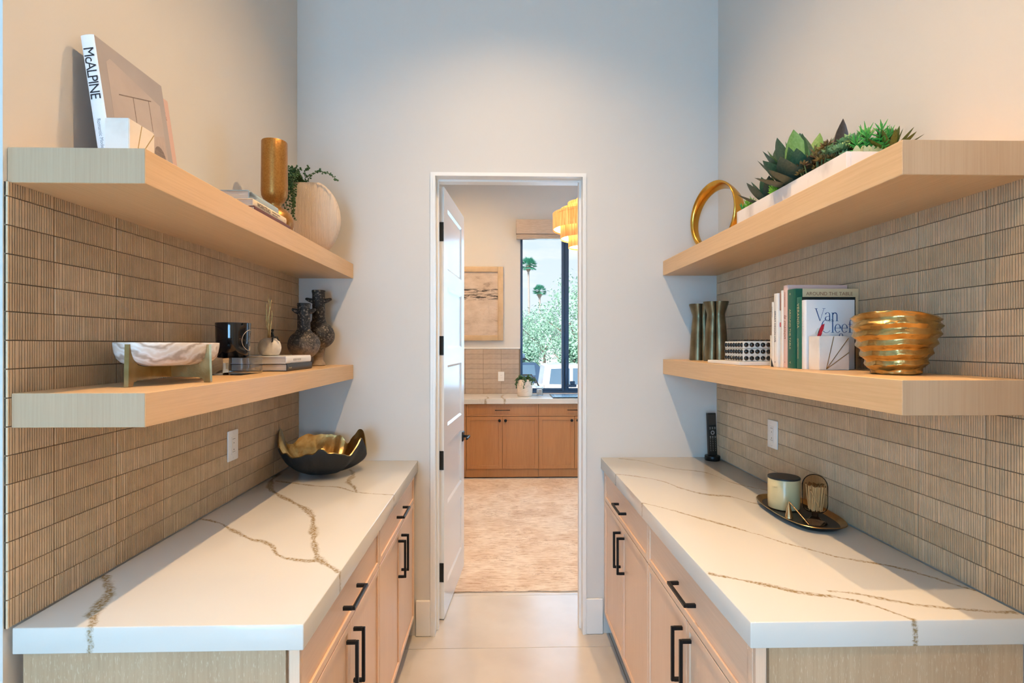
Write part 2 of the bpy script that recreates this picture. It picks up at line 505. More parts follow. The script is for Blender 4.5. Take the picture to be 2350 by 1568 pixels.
downlight(.85, -1.70, 60, 'added warm fill spot in the corner behind the camera', 130)  # second added fill lamp behind, not a known fixture
downlight(.30, 4.2, 92, 'recessed ceiling downlight over the study rug', 165)
downlight(-.45, 5.45, 110, 'recessed ceiling downlight near the study painting', 170)

# ---- ribbed wall tile
random.seed(4)
TP, TR = .2013, .0606              # tile pitch along the wall, row pitch
def rib_tile(seed, W, H):
    rnd = random.Random(seed)
    g, dep, base = .0022, .0052, .0068
    u = 0.0; pts = [(0, -base), (0, -.0012), (.0006, 0)]
    while True:
        wdt = rnd.choice([.0030, .0034, .0038, .0043, .0050, .0032, .0080 if rnd.random() < .35 else .0040])
        if u + wdt + g > W - .003:
            break
        u += wdt
        pts += [(u, 0), (u + .0003, -dep), (u + g, -dep), (u + g + .0003, 0)]
        u += g + .0003
    pts += [(W - .0006, 0), (W, -.0012), (W, -base)]
    n = len(pts)
    e = .0007
    vs, fs = [], []
    for z in (0, H):
        for (a, d) in pts: vs.append((d, a, z))
    for i in range(n - 1):
        fs.append((i, i + 1, n + i + 1, n + i))
    fs.append(tuple(range(n))); fs.append(tuple(range(2 * n - 1, n - 1, -1)))
    return vs, fs
tile_me = []
for s in range(8):
    vs, fs = rib_tile(s * 7 + 3, TP - .0042, TR - .0024)
    mb = MB().add(vs, fs)
    tile_me.append(mb.mesh('ribbed_tile', M['tiles'][s % 4]))
def cut_tile(W, H, s):
    vs, fs = rib_tile(s, W, H)
    return MB().add(vs, fs).mesh('ribbed_tile', M['tiles'][s % 4])
def tile_wall(wall, side, ystart, z0, z1, yend0, yend1, skip):
    """courses from z0 upward, columns pitched from ystart; skip = shelf band hidden by the shelf"""
    xw = XL if side < 0 else XR
    sg = 1 if side < 0 else -1
    gb = MB().box(*sorted((xw, xw + sg * .0042)), yend0, yend1, z0, z1)
    gb.build('grout_bed', M['grout'], wall)
    rows = int(math.ceil((z1 - z0) / TR)); part = {}
    k0 = int(math.floor((yend0 - ystart) / TP))
    for r in range(rows):
        za = z0 + r * TR; zb = min(za + TR - .0024, z1)
        if zb - za < .006: continue
        k = k0
        while ystart + k * TP < yend1 - .004:
            ya = max(ystart + k * TP, yend0); yb = min(ystart + k * TP + TP - .0042, yend1)
            k += 1
            if yb - ya < .006: continue
            full = abs((yb - ya) - (TP - .0042)) < 1e-4 and abs((zb - za) - (TR - .0024)) < 1e-4
            if full:
                me = random.choice(tile_me)
            else:
                key = (round(yb - ya, 4), round(zb - za, 4), random.randint(0, 2))
                if key not in part: part[key] = cut_tile(yb - ya, zb - za, hash(key) % 97)
                me = part[key]
            dx = random.uniform(-.0004, .0004)
            if sg > 0:
                link('ribbed_tile', me, wall, (xw + .0082 + dx, ya, za))
            else:
                link('ribbed_tile', me, wall, (xw - .0082 + dx, yb, za), (0, 0, PI))
tile_wall(wall_left, -1, 1.258 + .001, CTL + .003, 1.849, 1.140, YF - .001, (1.333, 1.403))
tile_wall(wall_right, 1, 1.225, CTR + .003, 1.870, .62, YF - .001, (1.357, 1.430))

# ================================================================== COUNTERS, CABINETS, SHELVES
VL = [('y', [(-1.021, 2.5), (-.997, 2.357), (-.947, 2.236), (-.894, 2.163), (-.787, 2.047), (-.72, 1.975), (-.651, 1.874), (-.602, 1.741), (-.551, 1.607), (-.493, 1.484), (-.45, 1.442), (-.417, 1.405)], .011, 1.0),
      ('x', [(-.981, 2.364), (-.872, 2.317), (-.764, 2.272), (-.686, 2.256), (-.573, 2.174), (-.496, 2.147), (-.417, 2.132)], .008, .85),
      ('y', [(-.713, 2.57), (-.666, 2.45), (-.659, 2.356), (-.609, 2.254), (-.575, 2.167)], .010, .9),
      ('x', [(-1.035, 1.86), (-.944, 1.813), (-.868, 1.747), (-.775, 1.667), (-.684, 1.611), (-.624, 1.527), (-.563, 1.495), (-.493, 1.484)], .009, .95),
      ('y', [(-1.024, 1.408), (-.98, 1.357), (-.933, 1.297), (-.911, 1.233), (-.899, 1.2), (-.87, 1.166), (-.864, 1.14)], .012, 1.0)]
VR = [('x', [(.622, 2.734), (.737, 2.659), (.823, 2.515), (.955, 2.425), (.997, 2.246), (1.087, 2.127), (1.15, 2.08)], .007, .8),
      ('x', [(.53, 2.411), (.632, 2.352), (.713, 2.267), (.746, 2.169), (.816, 2.071), (.903, 2.033), (.949, 1.953), (1.06, 1.9)], .009, .85),
      ('x', [(.53, 1.97), (.603, 1.893), (.677, 1.795), (.754, 1.698), (.805, 1.629), (.849, 1.559), (.895, 1.504), (.947, 1.446), (1.006, 1.41), (1.031, 1.395), (1.066, 1.364), (1.087, 1.331), (1.109, 1.291), (1.133, 1.257), (1.15, 1.234)], .008, .95),
      ('x', [(.541, 1.353), (.606, 1.316), (.657, 1.286), (.695, 1.257), (.745, 1.233), (.789, 1.221), (.831, 1.193), (.863, 1.154), (.885, 1.12), (.896, 1.105)], .008, 1.0),
      ('x', [(.787, 1.25), (.841, 1.238), (.878, 1.215), (.928, 1.187), (.982, 1.167), (1.04, 1.154), (1.099, 1.143), (1.14, 1.14)], .006, .9)]
def counter(name, label, x0, x1, y0, zt, veins):
    return tag(MB().rbox(x0, x1, y0, YF - .001, zt - .056, zt, .0025, 2).build(name, quartz('quartz_' + ('l' if x0 < 0 else 'r'), veins), smooth=50), label, 'countertop')
counter('countertop', 'white quartz countertop with brown veins under the black and gold bowl', XL + .0095, -.417, SY0L, CTL, VL)
counter('countertop', 'white quartz countertop with brown veins under the oval candle tray', .534, XR - .0095, SY0R, CTR, VR)

def bar_pull(L_, vertical):
    b = MB(); s, pr = .0095, .034
    if vertical:
        b.rbox(pr - s, pr, -s / 2, s / 2, -L_ / 2, L_ / 2, .0012, 1)
        for e in (-1, 1): b.box(0, pr - s + .0005, -s / 2, s / 2, e * L_ / 2 - (s if e > 0 else 0), e * L_ / 2 + (s if e < 0 else 0))
    else:
        b.rbox(pr - s, pr, -L_ / 2, L_ / 2, -s / 2, s / 2, .0012, 1)
        for e in (-1, 1): b.box(0, pr - s + .0005, e * L_ / 2 - (s if e > 0 else 0), e * L_ / 2 + (s if e < 0 else 0), -s / 2, s / 2)
    return b
pull_v = bar_pull(.162, True).mesh('handle', M['black'])
pull_h = bar_pull(.150, False).mesh('handle', M['black'])

def shaker(y0, y1, z0, z1, fr=.021, th=.021, rec=.006):
    b = MB().box(-th, -rec, y0, y1, z0, z1)
    b.rbox(-rec, 0, y0, y0 + fr, z0, z1, .0010, 1).rbox(-rec, 0, y1 - fr, y1, z0, z1, .0010, 1)
    b.rbox(-rec, 0, y0 + fr, y1 - fr, z0, z0 + fr, .0010, 1).rbox(-rec, 0, y0 + fr, y1 - fr, z1 - fr, z1, .0010, 1)
    return b
def base_cabinet(label, xf, yc, wdt, ztop, side, end=None, filler=0):
    """local +x looks into the aisle; side=-1 left run, +1 right run"""
    rot = (0, 0, 0) if side < 0 else (0, 0, PI)
    t = thing('base_cabinet', label, 'cabinet', (xf, yc, 0), rot, 'oak base cabinets under the quartz counters')
    h = wdt / 2; D = .585
    MB().box(-D, -.0225, -h + .001, h - .001, .112, ztop).build('body', M['cab'], t)
    MB().box(-.09, -.075, -h + .001, h - .001, .001, .112).build('toe_kick', M['toe'], t)
    zs, zd = .7055, ztop - .003
    d = shaker(-h + .0015, h - .0015, zs + .002, zd).build('drawer_front', M['cab_h'], t)
    link('handle', pull_h, d, (0, 0, (zs + zd) / 2)).rotation_euler = (0, 0, 0)
    for s in (-1, 1):
        a, c = (-h + .0015, -.0012) if s < 0 else (.0012, h - .0015)
        dr = shaker(a, c, .114, zs - .002).build('door', M['cab'], t)
        link('handle', pull_v, dr, (0, s * .036, .587))
    if end is not None:
        e = end   # +1/-1: which local-y side carries the end panel
        y0, y1 = sorted((e * h, e * (h + .012)))
        MB().box(-D, -.030, y0, y1, .001, ztop).build('end_panel', M['oak_end'], t)
        MB().box(-.0225, -.0005, y0, y1, .112, ztop).build('end_stile', M['cab'], t)
    if filler:
        y0, y1 = sorted((-filler * h, -filler * (h + .030)))
        MB().box(-.05, -.004, y0, y1, .112, ztop).build('filler_strip', M['cab'], t)
    return t
ZT_L, ZT_R = CTL - .057, CTR - .057
base_cabinet('oak base cabinet under the left counter, nearest the camera', -.430, 1.554, .760, ZT_L, -1, end=-1)
base_cabinet('oak base cabinet under the left counter, beside the doorway wall', -.430, 2.331, .786, ZT_L, -1, filler=-1)
base_cabinet('oak base cabinet under the right counter, nearest the camera', .547, 1.534, .806, ZT_R, 1, end=1)
base_cabinet('oak base cabinet under the right counter, beside the doorway wall', .547, 2.336, .790, ZT_R, 1, filler=1)

def shelf(label, x0, x1, y0, z0, z1):
    """floating shelf: core with mitred front, end, top veneers as one board"""
    t = thing('floating_shelf', label, 'shelf', ((x0 + x1) / 2, (y0 + YF) / 2, z0), group='thick oak floating shelves')
    hx, hy, hz = (x1 - x0) / 2, (YF - .001 - y0) / 2, z1 - z0
    b = MB().rbox(-hx, hx, -hy, hy, 0, hz, .0012, 1)
    o = b.build('board', M['oak_y'], t)
    e = MB().rbox(-hx + .0006, hx - .0006, -hy - .0008, -hy + .0005, .0006, hz - .0006, .0002, 1).build('end_cap', M['oak_shelf_end'], t)
    return t
SL1, SL2, SR1, SR2 = 1.924, 1.404, 1.945, 1.431
shelf('thick oak floating shelf high on the left, holding the leaning book and gold vase', XL + .0005, -.750, SY0L, 1.849, SL1)
shelf('thick oak floating shelf on the left under the leaning book, holding the marble bowl', XL + .009, -.750, SY0L, 1.331, SL2)
shelf('thick oak floating shelf high on the right, holding the succulent planter', .862, XR - .0005, SY0R, 1.870, SR1)
shelf('thick oak floating shelf on the right holding the upright books and gold bowl', .862, XR - .009, SY0R, 1.355, SR2)

def outlet(label, x, y, z, rot, group='white wall plates', dimmer=False):
    t = thing('wall_outlet', label, 'outlet', (x, y, z), rot, group)
    MB().rbox(0, .0065, -.0385, .0385, -.0585, .0585, .003, 2).build('plate', M['white_pl'], t, 40)
    MB().rbox(.0065, .0080, -.017, .017, -.034, .034, .0007, 1).build('insert', M['white_pl'], t)
    s = []
    if dimmer:
        s += [(-.010, .010, .0245, .0258), (-.002, .002, .008, .011), (-.002, .002, -.018, -.014), (-.010, .010, -.025, -.0240)]
    else:
        for zz in (.016, -.016):
            s += [(-.007, -.0055, zz - .004, zz + .004), (.0055, .007, zz - .004, zz + .004), (-.0015, .0015, zz - .009, zz - .0065)]
    for q in s: MB().box(.0080, .0084, *q).build('slot', M['slot'], t)
    scm = MB().lathe([(.0028, 0), (.0028, .0006), (.0012, .0010)], 10).mesh('screw', M['white_pl'])
    for zz in (.048, -.048): link('screw', scm, t, (.0064, 0, zz), (0, PI / 2, 0))
    return t
outlet('white wall outlet on the left tile, beside the black and gold bowl', XL + .0086, 2.076, 1.1195, (0, 0, 0), dimmer=True)
outlet('white wall dimmer plate on the right tile, above the candle tray', XR - .0086, 2.187, 1.134, (0, 0, PI), dimmer=True)

# ================================================================== DOOR
door = thing('door_1', 'white five-panel door standing open into the study', 'door', (-.3155, 2.914, .009), (0, 0, R(-5.2)))
door['kind'] = 'structure'
DW, DH, DT = .705, 2.362, .036
# local +y runs from hinge to free edge, x = thickness, +x looks to the opening
st, rl = .105, .098
lv = MB()
lv.box(-DT / 2, DT / 2, 0, st, 0, DH).box(-DT / 2, DT / 2, DW - st, DW, 0, DH)
ph = (DH - 6 * rl - .06) / 5
zs = []
z = 0
for i in range(6):
    hh = rl + (.06 if i == 0 else 0)
    lv.box(-DT / 2, DT / 2, st, DW - st, z, z + hh); z += hh
    if i < 5: zs.append(z); z += ph
lv.build('leaf_frame', M['door'], door)
pm = MB().rbox(-.010, .010, st - .004, DW - st + .004, -.004, ph + .004, .0005, 1)
pmm = pm.mesh('panel', M['door'])
for q in zs: link('panel', pmm, door, (0, 0, q))
# sloped sticking around each panel
for q in zs:
    b = MB()
    y0, y1, z0, z1 = st, DW - st, q, q + ph
    o4 = [(DT / 2, y0, z0), (DT / 2, y1, z0), (DT / 2, y1, z1), (DT / 2, y0, z1)]
    i4 = [(.0102, y0 + .014, z0 + .014), (.0102, y1 - .014, z0 + .014), (.0102, y1 - .014, z1 - .014), (.0102, y0 + .014, z1 - .014)]
    b.add(o4 + i4, [(0, 1, 5, 4), (1, 2, 6, 5), (2, 3, 7, 6), (3, 0, 4, 7)])
    b.build('panel_moulding', M['door'], door)
for zz in (2.126, 1.504, .876, .263):
    hg = MB().rbox(-.020, .0165, -.0025, -.0002, zz - .062, zz + .042, .010 if False else .0008, 1)
    hg.lathe([(.0065, zz - .064), (.0065, zz + .044)], 12, (-.0215, -.006, 0))
    hg.lathe([(.0045, zz + .044), (.0075, zz + .048), (.0045, zz + .054)], 12, (-.0215, -.006, 0))
    h = hg.build('hinge', M['hinge'], door, 40)
lh = MB().rbox(DT / 2, DT / 2 + .008, DW - .098, DW - .036, .86, .922, .002, 1)
lh.lathe([(.011, 0), (.011, .042)], 14).v
lhm = MB().rbox(DT / 2, DT / 2 + .008, DW - .092, DW - .032, .858, .92, .002, 1)
lhm.rbox(DT / 2 + .008, DT / 2 + .050, DW - .070, DW - .054, .881, .897, .002, 1)
lhm.rbox(DT / 2 + .036, DT / 2 + .050, DW - .170, DW - .054, .882, .896, .003, 1)
lhm.build('lever_handle', M['black'], door)
lh2 = MB().rbox(-DT / 2 - .008, -DT / 2, DW - .092, DW - .032, .858, .92, .002, 1).rbox(-DT / 2 - .050, -DT / 2 - .008, DW - .070, DW - .054, .881, .897, .002, 1).rbox(-DT / 2 - .050, -DT / 2 - .036, DW - .170, DW - .054, .882, .896, .003, 1)
lh2.build('lever_handle', M['black'], door)
MB().box(-.012, .012, DW - .0002, DW + .0022, .84, .94).build('latch_plate', M['black'], door)
# ================================================================== STUDY
rugm, nt_, b_ = newmat('rug_wool')
N_, L_ = nt_.nodes.new, nt_.links.new
t_ = N_('ShaderNodeTexCoord')
def nz_(scale, stretch, detail=5):
    mp = N_('ShaderNodeMapping'); mp.inputs['Scale'].default_value = stretch
    L_(t_.outputs['Object'], mp.inputs[0])
    n = N_('ShaderNodeTexNoise'); n.inputs['Scale'].default_value = scale; n.inputs['Detail'].default_value = detail; n.inputs['Roughness'].default_value = .7
    L_(mp.outputs[0], n.inputs['Vector']); return n
def ramp_(src, stops):
    r = N_('ShaderNodeValToRGB')
    while len(r.color_ramp.elements) < len(stops): r.color_ramp.elements.new(.5)
    for e, (p, c) in zip(r.color_ramp.elements, stops): e.position = p; e.color = c4(c)
    L_(src, r.inputs[0]); return r
def mix_(f, a, b, mode='MIX'):
    m = N_('ShaderNodeMixRGB'); m.blend_type = mode
    if isinstance(f, float): m.inputs[0].default_value = f
    else: L_(f, m.inputs[0])
    for i, x in ((1, a), (2, b)):
        if isinstance(x, tuple): m.inputs[i].default_value = c4(x)
        else: L_(x, m.inputs[i])
    return m.outputs[0]
base = ramp_(nz_(2.6, (1, 1, 1), 3).outputs[0], [(.32, (.42, .235, .13)), (.45, (.58, .39, .25)), (.56, (.74, .60, .46)), (.72, (.42, .22, .11))])
strk = ramp_(nz_(1.0, (9, 85, 1), 4).outputs[0], [(.36, (.30, .16, .09)), (.47, (.68, .55, .42)), (.60, (.80, .69, .57))])
spk = ramp_(nz_(1.0, (26, 120, 1), 4).outputs[0], [(.56, (0, 0, 0)), (.63, (1, 1, 1))])
c_ = mix_(.55, base.outputs[0], strk.outputs[0])
blot = ramp_(nz_(3.3, (1, 1, 1), 3).outputs[0], [(.45, (.12, .12, .12)), (.62, (1, 1, 1))])
c_ = mix_(mix_(1.0, spk.outputs[0], blot.outputs[0], 'MULTIPLY'), c_, (.22, .12, .085))
L_(c_, b_.inputs['Base Color']); b_.inputs['Roughness'].default_value = .95
bp_ = N_('ShaderNodeBump'); bp_.inputs['Strength'].default_value = .5; bp_.inputs['Distance'].default_value = .004
L_(nz_(1.0, (40, 160, 1), 3).outputs[0], bp_.inputs['Height']); L_(bp_.outputs[0], b_.inputs['Normal'])
M['rug'] = rugm
rb = MB(); nx, ny = 90, 40
rx0, rx1, ry0, ry1 = -1.45, 1.85, 3.235, 5.93
rnd = random.Random(2)
edge = [.010 * mnoise.noise(Vector((i * .21, 3.1, 0))) + .006 * mnoise.noise(Vector((i * .9, 8, 0))) for i in range(nx + 1)]
for j in range(ny + 1):
    for i in range(nx + 1):
        x = rx0 + (rx1 - rx0) * i / nx; y = ry0 + (ry1 - ry0) * j / ny
        if j < 2: y += edge[i] * (1 - j / 2)
        zz = .0105 + .0012 * mnoise.noise(Vector((x * 7, y * 7, 0)))
        if j == 0: zz = .007
        rb.v.append((x, y, zz))
for j in range(ny):
    for i in range(nx):
        a = j * (nx + 1) + i
        rb.f.append((a, a + 1, a + nx + 2, a + nx + 1))
n0 = len(rb.v)
for i in range(nx + 1): rb.v.append((rb.v[i][0], rb.v[i][1] + .002, .0008))
for i in range(nx): rb.f.append((i, n0 + i, n0 + i + 1, i + 1))
tag(rb.build('area_rug', M['rug'], smooth=60), 'faded beige and rust patterned rug on the study floor', 'rug')

# cabinets under the window wall
CW = .408
for k in range(-2, 4, 1):
    if k % 2: continue
    xa = -.363 + k * CW
    lab = {-2: 'amber wood base cabinet in the study hidden mostly behind the open door', 0: 'amber wood base cabinet in the study below the painting and tile',
           2: 'amber wood base cabinet in the study below the window'}[k]
    t = thing('study_cabinet', lab, 'cabinet', (xa + CW, 5.997, 0), (0, 0, -PI / 2), 'amber wood study cabinets')
    h = CW
    MB().box(-.60, -.0225, -h + .001, h - .001, .105, .842).build('body', M['alder'], t)
    MB().box(-.10, -.012, -h + .001, h - .001, .0125, .105).build('toe_kick', M['alder'], t)
    d = shaker(-h + .002, h - .002, .703, .838, fr=.018).build('drawer_front', M['alder'], t)
    MB().rbox(.018, .026, -.085, .085, .768, .776, .001, 1).box(0, .019, -.08, -.072, .769, .775).box(0, .019, .072, .08, .769, .775).build('handle', M['black'], d)
    for s in (-1, 1):
        a, c = (-h + .002, -.0015) if s < 0 else (.0015, h - .002)
        dr = shaker(a, c, .108, .697, fr=.040).build('door', M['alder'], t)
        MB().lathe([(.006, 0), (.006, .012), (.016, .016), (.016, .026), (.012, .029)], 16).xf(Matrix.Translation((0, s * .034, .655)) @ Matrix.Rotation(PI / 2, 4, 'Y')).build('knob', M['black'], dr, 40)
VS = [('x', [(-.4, 6.1), (-.2, 5.99), (-.1, 6.05)], .01, .8), ('y', [(-.16, 5.95), (-.12, 6.1), (-.2, 6.3)], .01, .9), ('y', [(.1, 5.95), (.04, 6.2), (.1, 6.5)], .01, .9)]
tag(MB().rbox(-1.18, 2.2, 5.972, YW - .001, .8425, .900, .002, 1).build('study_countertop', quartz('quartz_study', VS)), 'white quartz countertop below the study window', 'countertop')

# flat stacked tile and ledge
tm = [MB().rbox(0, .2205, -.0075, 0, 0, .0598, .0008, 1).mesh('wall_tile', m) for m in M['tile2']]
MB().box(-1.3, WX0 - .001, YW - .0035, YW, .9, 1.455).build('grout_bed', M['grout'], wall_study)
for c in range(-5, 2):
    for r in range(9):
        link('wall_tile', random.choice(tm), wall_study, (.035 + c * .223 - .223 + .223, YW - .0005, .9015 + r * .0616)) if .035 + c * .223 + .2205 < WX0 and c * .223 > -1.3 else None
tag(MB().rbox(-1.3, WX0 - .002, YW - .012, YW - .0005, 1.457, 1.476, .002, 1).build('tile_ledge', M['trim']), 'slim painted ledge capping the study wall tile', 'trim', kind='structure')
outlet('white wall outlet on the study tile beside the potted vine', .033, YW - .0088, 1.115, (0, 0, -PI / 2))

# painting
t = thing('framed_painting', 'framed abstract beige painting with dark horizon strokes on study wall', 'painting', (-.40, YW - .001, 1.56))
FW = .46; FH = .917
fr = MB()
for (a, b_2, c, d_) in ((-FW, -FW + .066, 0, FH), (FW - .066, FW, 0, FH)):
    fr.rbox(a, b_2, -.035, 0, c, d_, .006, 2)
for (c, d_) in ((0, .066), (FH - .066, FH)):
    fr.rbox(-FW + .066, FW - .066, -.035, 0, c, d_, .006, 2)
M['pframe'] = pmat('painting_frame', (.62, .45, .28), .45, col2=(.54, .38, .22), scale=9, stretch=(1, 1, 1), bump=.1)
fr.build('frame', M['pframe'], t, 40)
am, nt_, b_ = newmat('abstract_paint')
N_, L_ = nt_.nodes.new, nt_.links.new
t_ = N_('ShaderNodeTexCoord')
base = ramp_(nz_(3.0, (1, 1, 2.2), 6).outputs[0], [(.30, (.26, .19, .15)), (.43, (.52, .41, .32)), (.60, (.64, .53, .44)), (.75, (.50, .30, .15))])
sp_ = N_('ShaderNodeSeparateXYZ'); L_(t_.outputs['Object'], sp_.inputs[0])
n_h = nz_(1.0, (6, 1, 42), 5)
def band(z0, hw):
    m1 = N_('ShaderNodeMath'); m1.operation = 'SUBTRACT'; L_(sp_.outputs['Z'], m1.inputs[0]); m1.inputs[1].default_value = z0
    m2 = N_('ShaderNodeMath'); m2.operation = 'ABSOLUTE'; L_(m1.outputs[0], m2.inputs[0])
    r = N_('ShaderNodeMapRange'); r.inputs['From Min'].default_value = hw; r.inputs['From Max'].default_value = 0; L_(m2.outputs[0], r.inputs['Value']); return r.outputs[0]
dk = ramp_(n_h.outputs[0], [(.48, (0, 0, 0)), (.54, (1.6, 1.6, 1.6))])
bd = mix_(1.0, band(.545, .05), band(.62, .032), 'ADD')
c_ = mix_(mix_(1.0, dk.outputs[0], bd, 'MULTIPLY'), base.outputs[0], (.05, .04, .035))
dv = ramp_(nz_(1.0, (30, 1, 4), 5).outputs[0], [(.58, (0, 0, 0)), (.70, (.8, .8, .8))])
c_ = mix_(mix_(1.0, dv.outputs[0], band(.30, .2), 'MULTIPLY'), c_, (.36, .29, .25))
L_(c_, b_.inputs['Base Color']); b_.inputs['Roughness'].default_value = .6
MB().box(-FW + .06, FW - .06, -.018, -.002, .06, FH - .06).build('canvas', am, t)

# window with dark steel frame
win = thing('window_1', 'tall dark framed study window looking out to palms and a pickup', 'window', (WX0, YW + .05, WZ0))
win['kind'] = 'structure'
M['steel'] = pmat('window_steel', (.045, .085, .15), .35, .5, bump=.02)  # blue halo of the bright sky is put into the frame colour
WW, WH = WX1 - WX0, WZ1 - WZ0
MB().box(0, .030, -.03, .05, 0, WH).box(WW - .03, WW, -.03, .05, 0, WH).box(.03, WW - .03, -.03, .05, 0, .028).box(.03, WW - .03, -.03, .05, WH - .03, WH).build('outer_frame', M['steel'], win)
for k, m_ in enumerate((.522, 1.22)):
    MB().rbox(m_, m_ + .032, -.04, .05, .028, WH - .03, .003, 1).rbox(m_ + .036, m_ + .086, -.035, .05, .028, WH - .03, .003, 1).build('mullion', M['steel'], win)
for (a, b2) in ((.03, .522), (.608, 1.22), (1.306, WW - .03)):
    MB().box(a, b2, -.004, .016, .028, .058).build('sash_rail', M['steel'], win)
    MB().box(a, b2, .004, .010, .058, WH - .03).build('pane', M['glass'], win)
hd = MB().rbox(.560, .585, -.060, -.040, .06, .42, .006, 2).rbox(.585, .70, -.070, -.045, .075, .11, .004, 1).rbox(.62, .68, -.068, -.045, .11, .15, .004, 1)
hd.build('crank_handle', M['steel'], win, 40)
# side window frame of the study
w2 = thing('window_2', 'side window in the study right wall', 'window', (2.9, 3.7, .75)); w2['kind'] = 'structure'
MB().box(.02, .10, 0, .04, 0, 2.2).box(.02, .10, 2.21, 2.25, 0, 2.2).box(.02, .10, .04, 2.21, 0, .04).box(.02, .10, .04, 2.21, 2.16, 2.2).box(.02, .10, 1.1, 1.15, .04, 2.16).build('frame', M['steel'], w2)
# roman shade
sh = thing('roman_shade', 'woven beige roman shade folded up over the study window', 'window shade', (.217, YW - .002, 2.814))
M['linen'] = pmat('shade_linen', (.60, .475, .375), .9, col2=(.50, .39, .30), scale=3, stretch=(6, 6, 90), bump=.4)
SWD = 2.09
MB().rbox(0, SWD, -.085, -.005, .062, .240, .006, 2).build('valance', M['linen'], sh, 40)
for k in range(3):
    MB().rbox(.006, SWD - .006, -.078 + k * .004, -.008, .001 + k * .020, .0195 + k * .020, .006, 2).build('fold', M['linen'], sh, 40)

# chandelier of fringed tiers
ch = thing('tiered_chandelier', 'tiered woven fringe chandelier glowing orange in the study', 'chandelier', (.80, 4.9, 2.30))
rf, nt_, b_ = newmat('raffia_fringe')
N_, L_ = nt_.nodes.new, nt_.links.new
t_ = N_('ShaderNodeTexCoord')
sp_ = N_('ShaderNodeSeparateXYZ'); L_(t_.outputs['Object'], sp_.inputs[0])
r_ = ramp_(nz_(1.0, (70, 70, 4), 3).outputs[0], [(.35, (.60, .20, .05)), (.65, (.88, .40, .15))])
L_(r_.outputs[0], b_.inputs['Base Color']); L_(r_.outputs[0], b_.inputs['Emission Color'])
b_.inputs['Emission Strength'].default_value = .45; b_.inputs['Roughness'].default_value = .9
M['raffia'] = rf
M['raffia_in'] = emat('shade_lining_lit', (1.0, .80, .58), 1.0)
tiers = [(.074, .475, .560), (.156, .440, .520), (.225, .380, .460), (.295, .270, .420), (.225, .185, .32), (.152, .105, .225), (.066, .060, .140)]
for (rr, z0, z1) in tiers:
    n = 64
    o_ = MB().lathe([(rr, z0), (rr, z1), (rr - .004, z1)], n, cap0=False, cap1=False, fn=lambda r, z, t: r + (.0016 if int(t * n / (2 * PI)) % 2 else 0)).build('fringe_tier', M['raffia'], ch)
    MB().lathe([(rr - .005, z0 + .012), (rr - .005, z1)], n, cap0=False, cap1=False).build('tier_lining', M['raffia_in'], o_)
    MB().lathe([(rr + .003, z1 - .016), (rr + .003, z1 + .002), (rr - .006, z1 + .002)], n, cap0=False, cap1=False).build('tier_band', M['raffia'], o_)
MB().tube([(0, 0, .5), (0, 0, CEIL - 2.30 - .02)], .006, 8).build('stem', M['black'], ch)
MB().lathe([(.06, CEIL - 2.30 - .025), (.06, CEIL - 2.30 - .0005)], 24).build('canopy', M['black'], ch)
lamp('chandelier_bulb', 'POINT', (.80, 4.9, 2.62), (0, 0, 0), 22, WARM, shadow_soft_size=.05)

# potted vine, jar and cooktop on the study counter
M['pot'] = pmat('embossed_ivory', (.74, .62, .50), .6, bump=.1, scale=60)
M['leaf_dk'] = pmat('vine_leaf_dark', (.035, .085, .025), .5, col2=(.06, .13, .04), scale=60)
M['stem'] = pmat('plant_stem', (.07, .10, .03), .6, bump=.05)
pt = thing('ivory_pot', 'ivory pot with embossed arcs holding a vine by the study window', 'pot', (.312, 6.30, .9005))
MB().lathe([(.080, 0), (.088, .01), (.092, .08), (.088, .16), (.080, .195), (.070, .197), (.072, .16), (.02, .15)], 40).build('vessel', M['pot'], pt, 40)
for k in range(4):
    for s in (-1, 0, 1):
        a0 = -PI / 2 + s * .75
        pts = []
        for q in range(9):
            u = (q - 4) / 4
            th = a0 + u * .37; rr = .0925
            pts.append((rr * math.cos(th), rr * math.sin(th), .05 + k * .026 + .018 * u * u))
        MB().tube(pts, .0022, 5).build('embossed_arc', M['pot'], pt, 60)
def vine(parent, starts, beads, leafr, mat, seed):
    rnd = random.Random(seed)
    st, lf = MB(), MB()
    for pts in starts:
        pts = [Vector(p) for p in pts]
        dense = []
        for a, b in zip(pts[:-1], pts[1:]):
            for q in range(6): dense.append(a.lerp(b, q / 6) + Vector((rnd.gauss(0, .0012), rnd.gauss(0, .0012), rnd.gauss(0, .0012))))
        dense.append(pts[-1])
        st.tube(dense, .0011, 5)
        for p in dense:
            for q in range(beads):
                off = Vector((rnd.gauss(0, 1), rnd.gauss(0, 1), rnd.gauss(0, .8)))
                off.normalize(); off *= rnd.uniform(.6, 2.0) * leafr
                lf.sphere(tuple(p + off), leafr * rnd.uniform(.7, 1.1), 6, 4, (1, 1, .85))
    st.build('stems', M['stem'], parent, 60)
    tag(lf.build('leaves', mat, parent, 60), kind='stuff')
pv = thing('trailing_vine', 'leafy dark green vine spilling over the ivory pot', 'plant', (.312, 6.30, 1.05))
rnd = random.Random(9)
sts = []
for k in range(16):
    a = -PI / 2 + rnd.uniform(-2.2, 2.2); r1 = rnd.uniform(.05, .105); dz = rnd.choice([-.01, -.05, -.12, .04, .03, -.16])
    sts.append([(0, 0, .0), (.05 * math.cos(a), .05 * math.sin(a), .075 + rnd.uniform(0, .02)), (r1 * math.cos(a) * 1.1, r1 * math.sin(a) * 1.1, .05), ((r1 + .012) * math.cos(a) * 1.12, (r1 + .012) * math.sin(a) * 1.12, dz)])
vine(pv, sts, 2, .0085, M['leaf_dk'], 3)
jr = thing('glass_jar', 'small clear glass jar on the study counter by the pot', 'jar', (.49, 6.36, .9005))
M['clear'] = glassmat('clear_glass', (.93, .96, 1.0), .25)
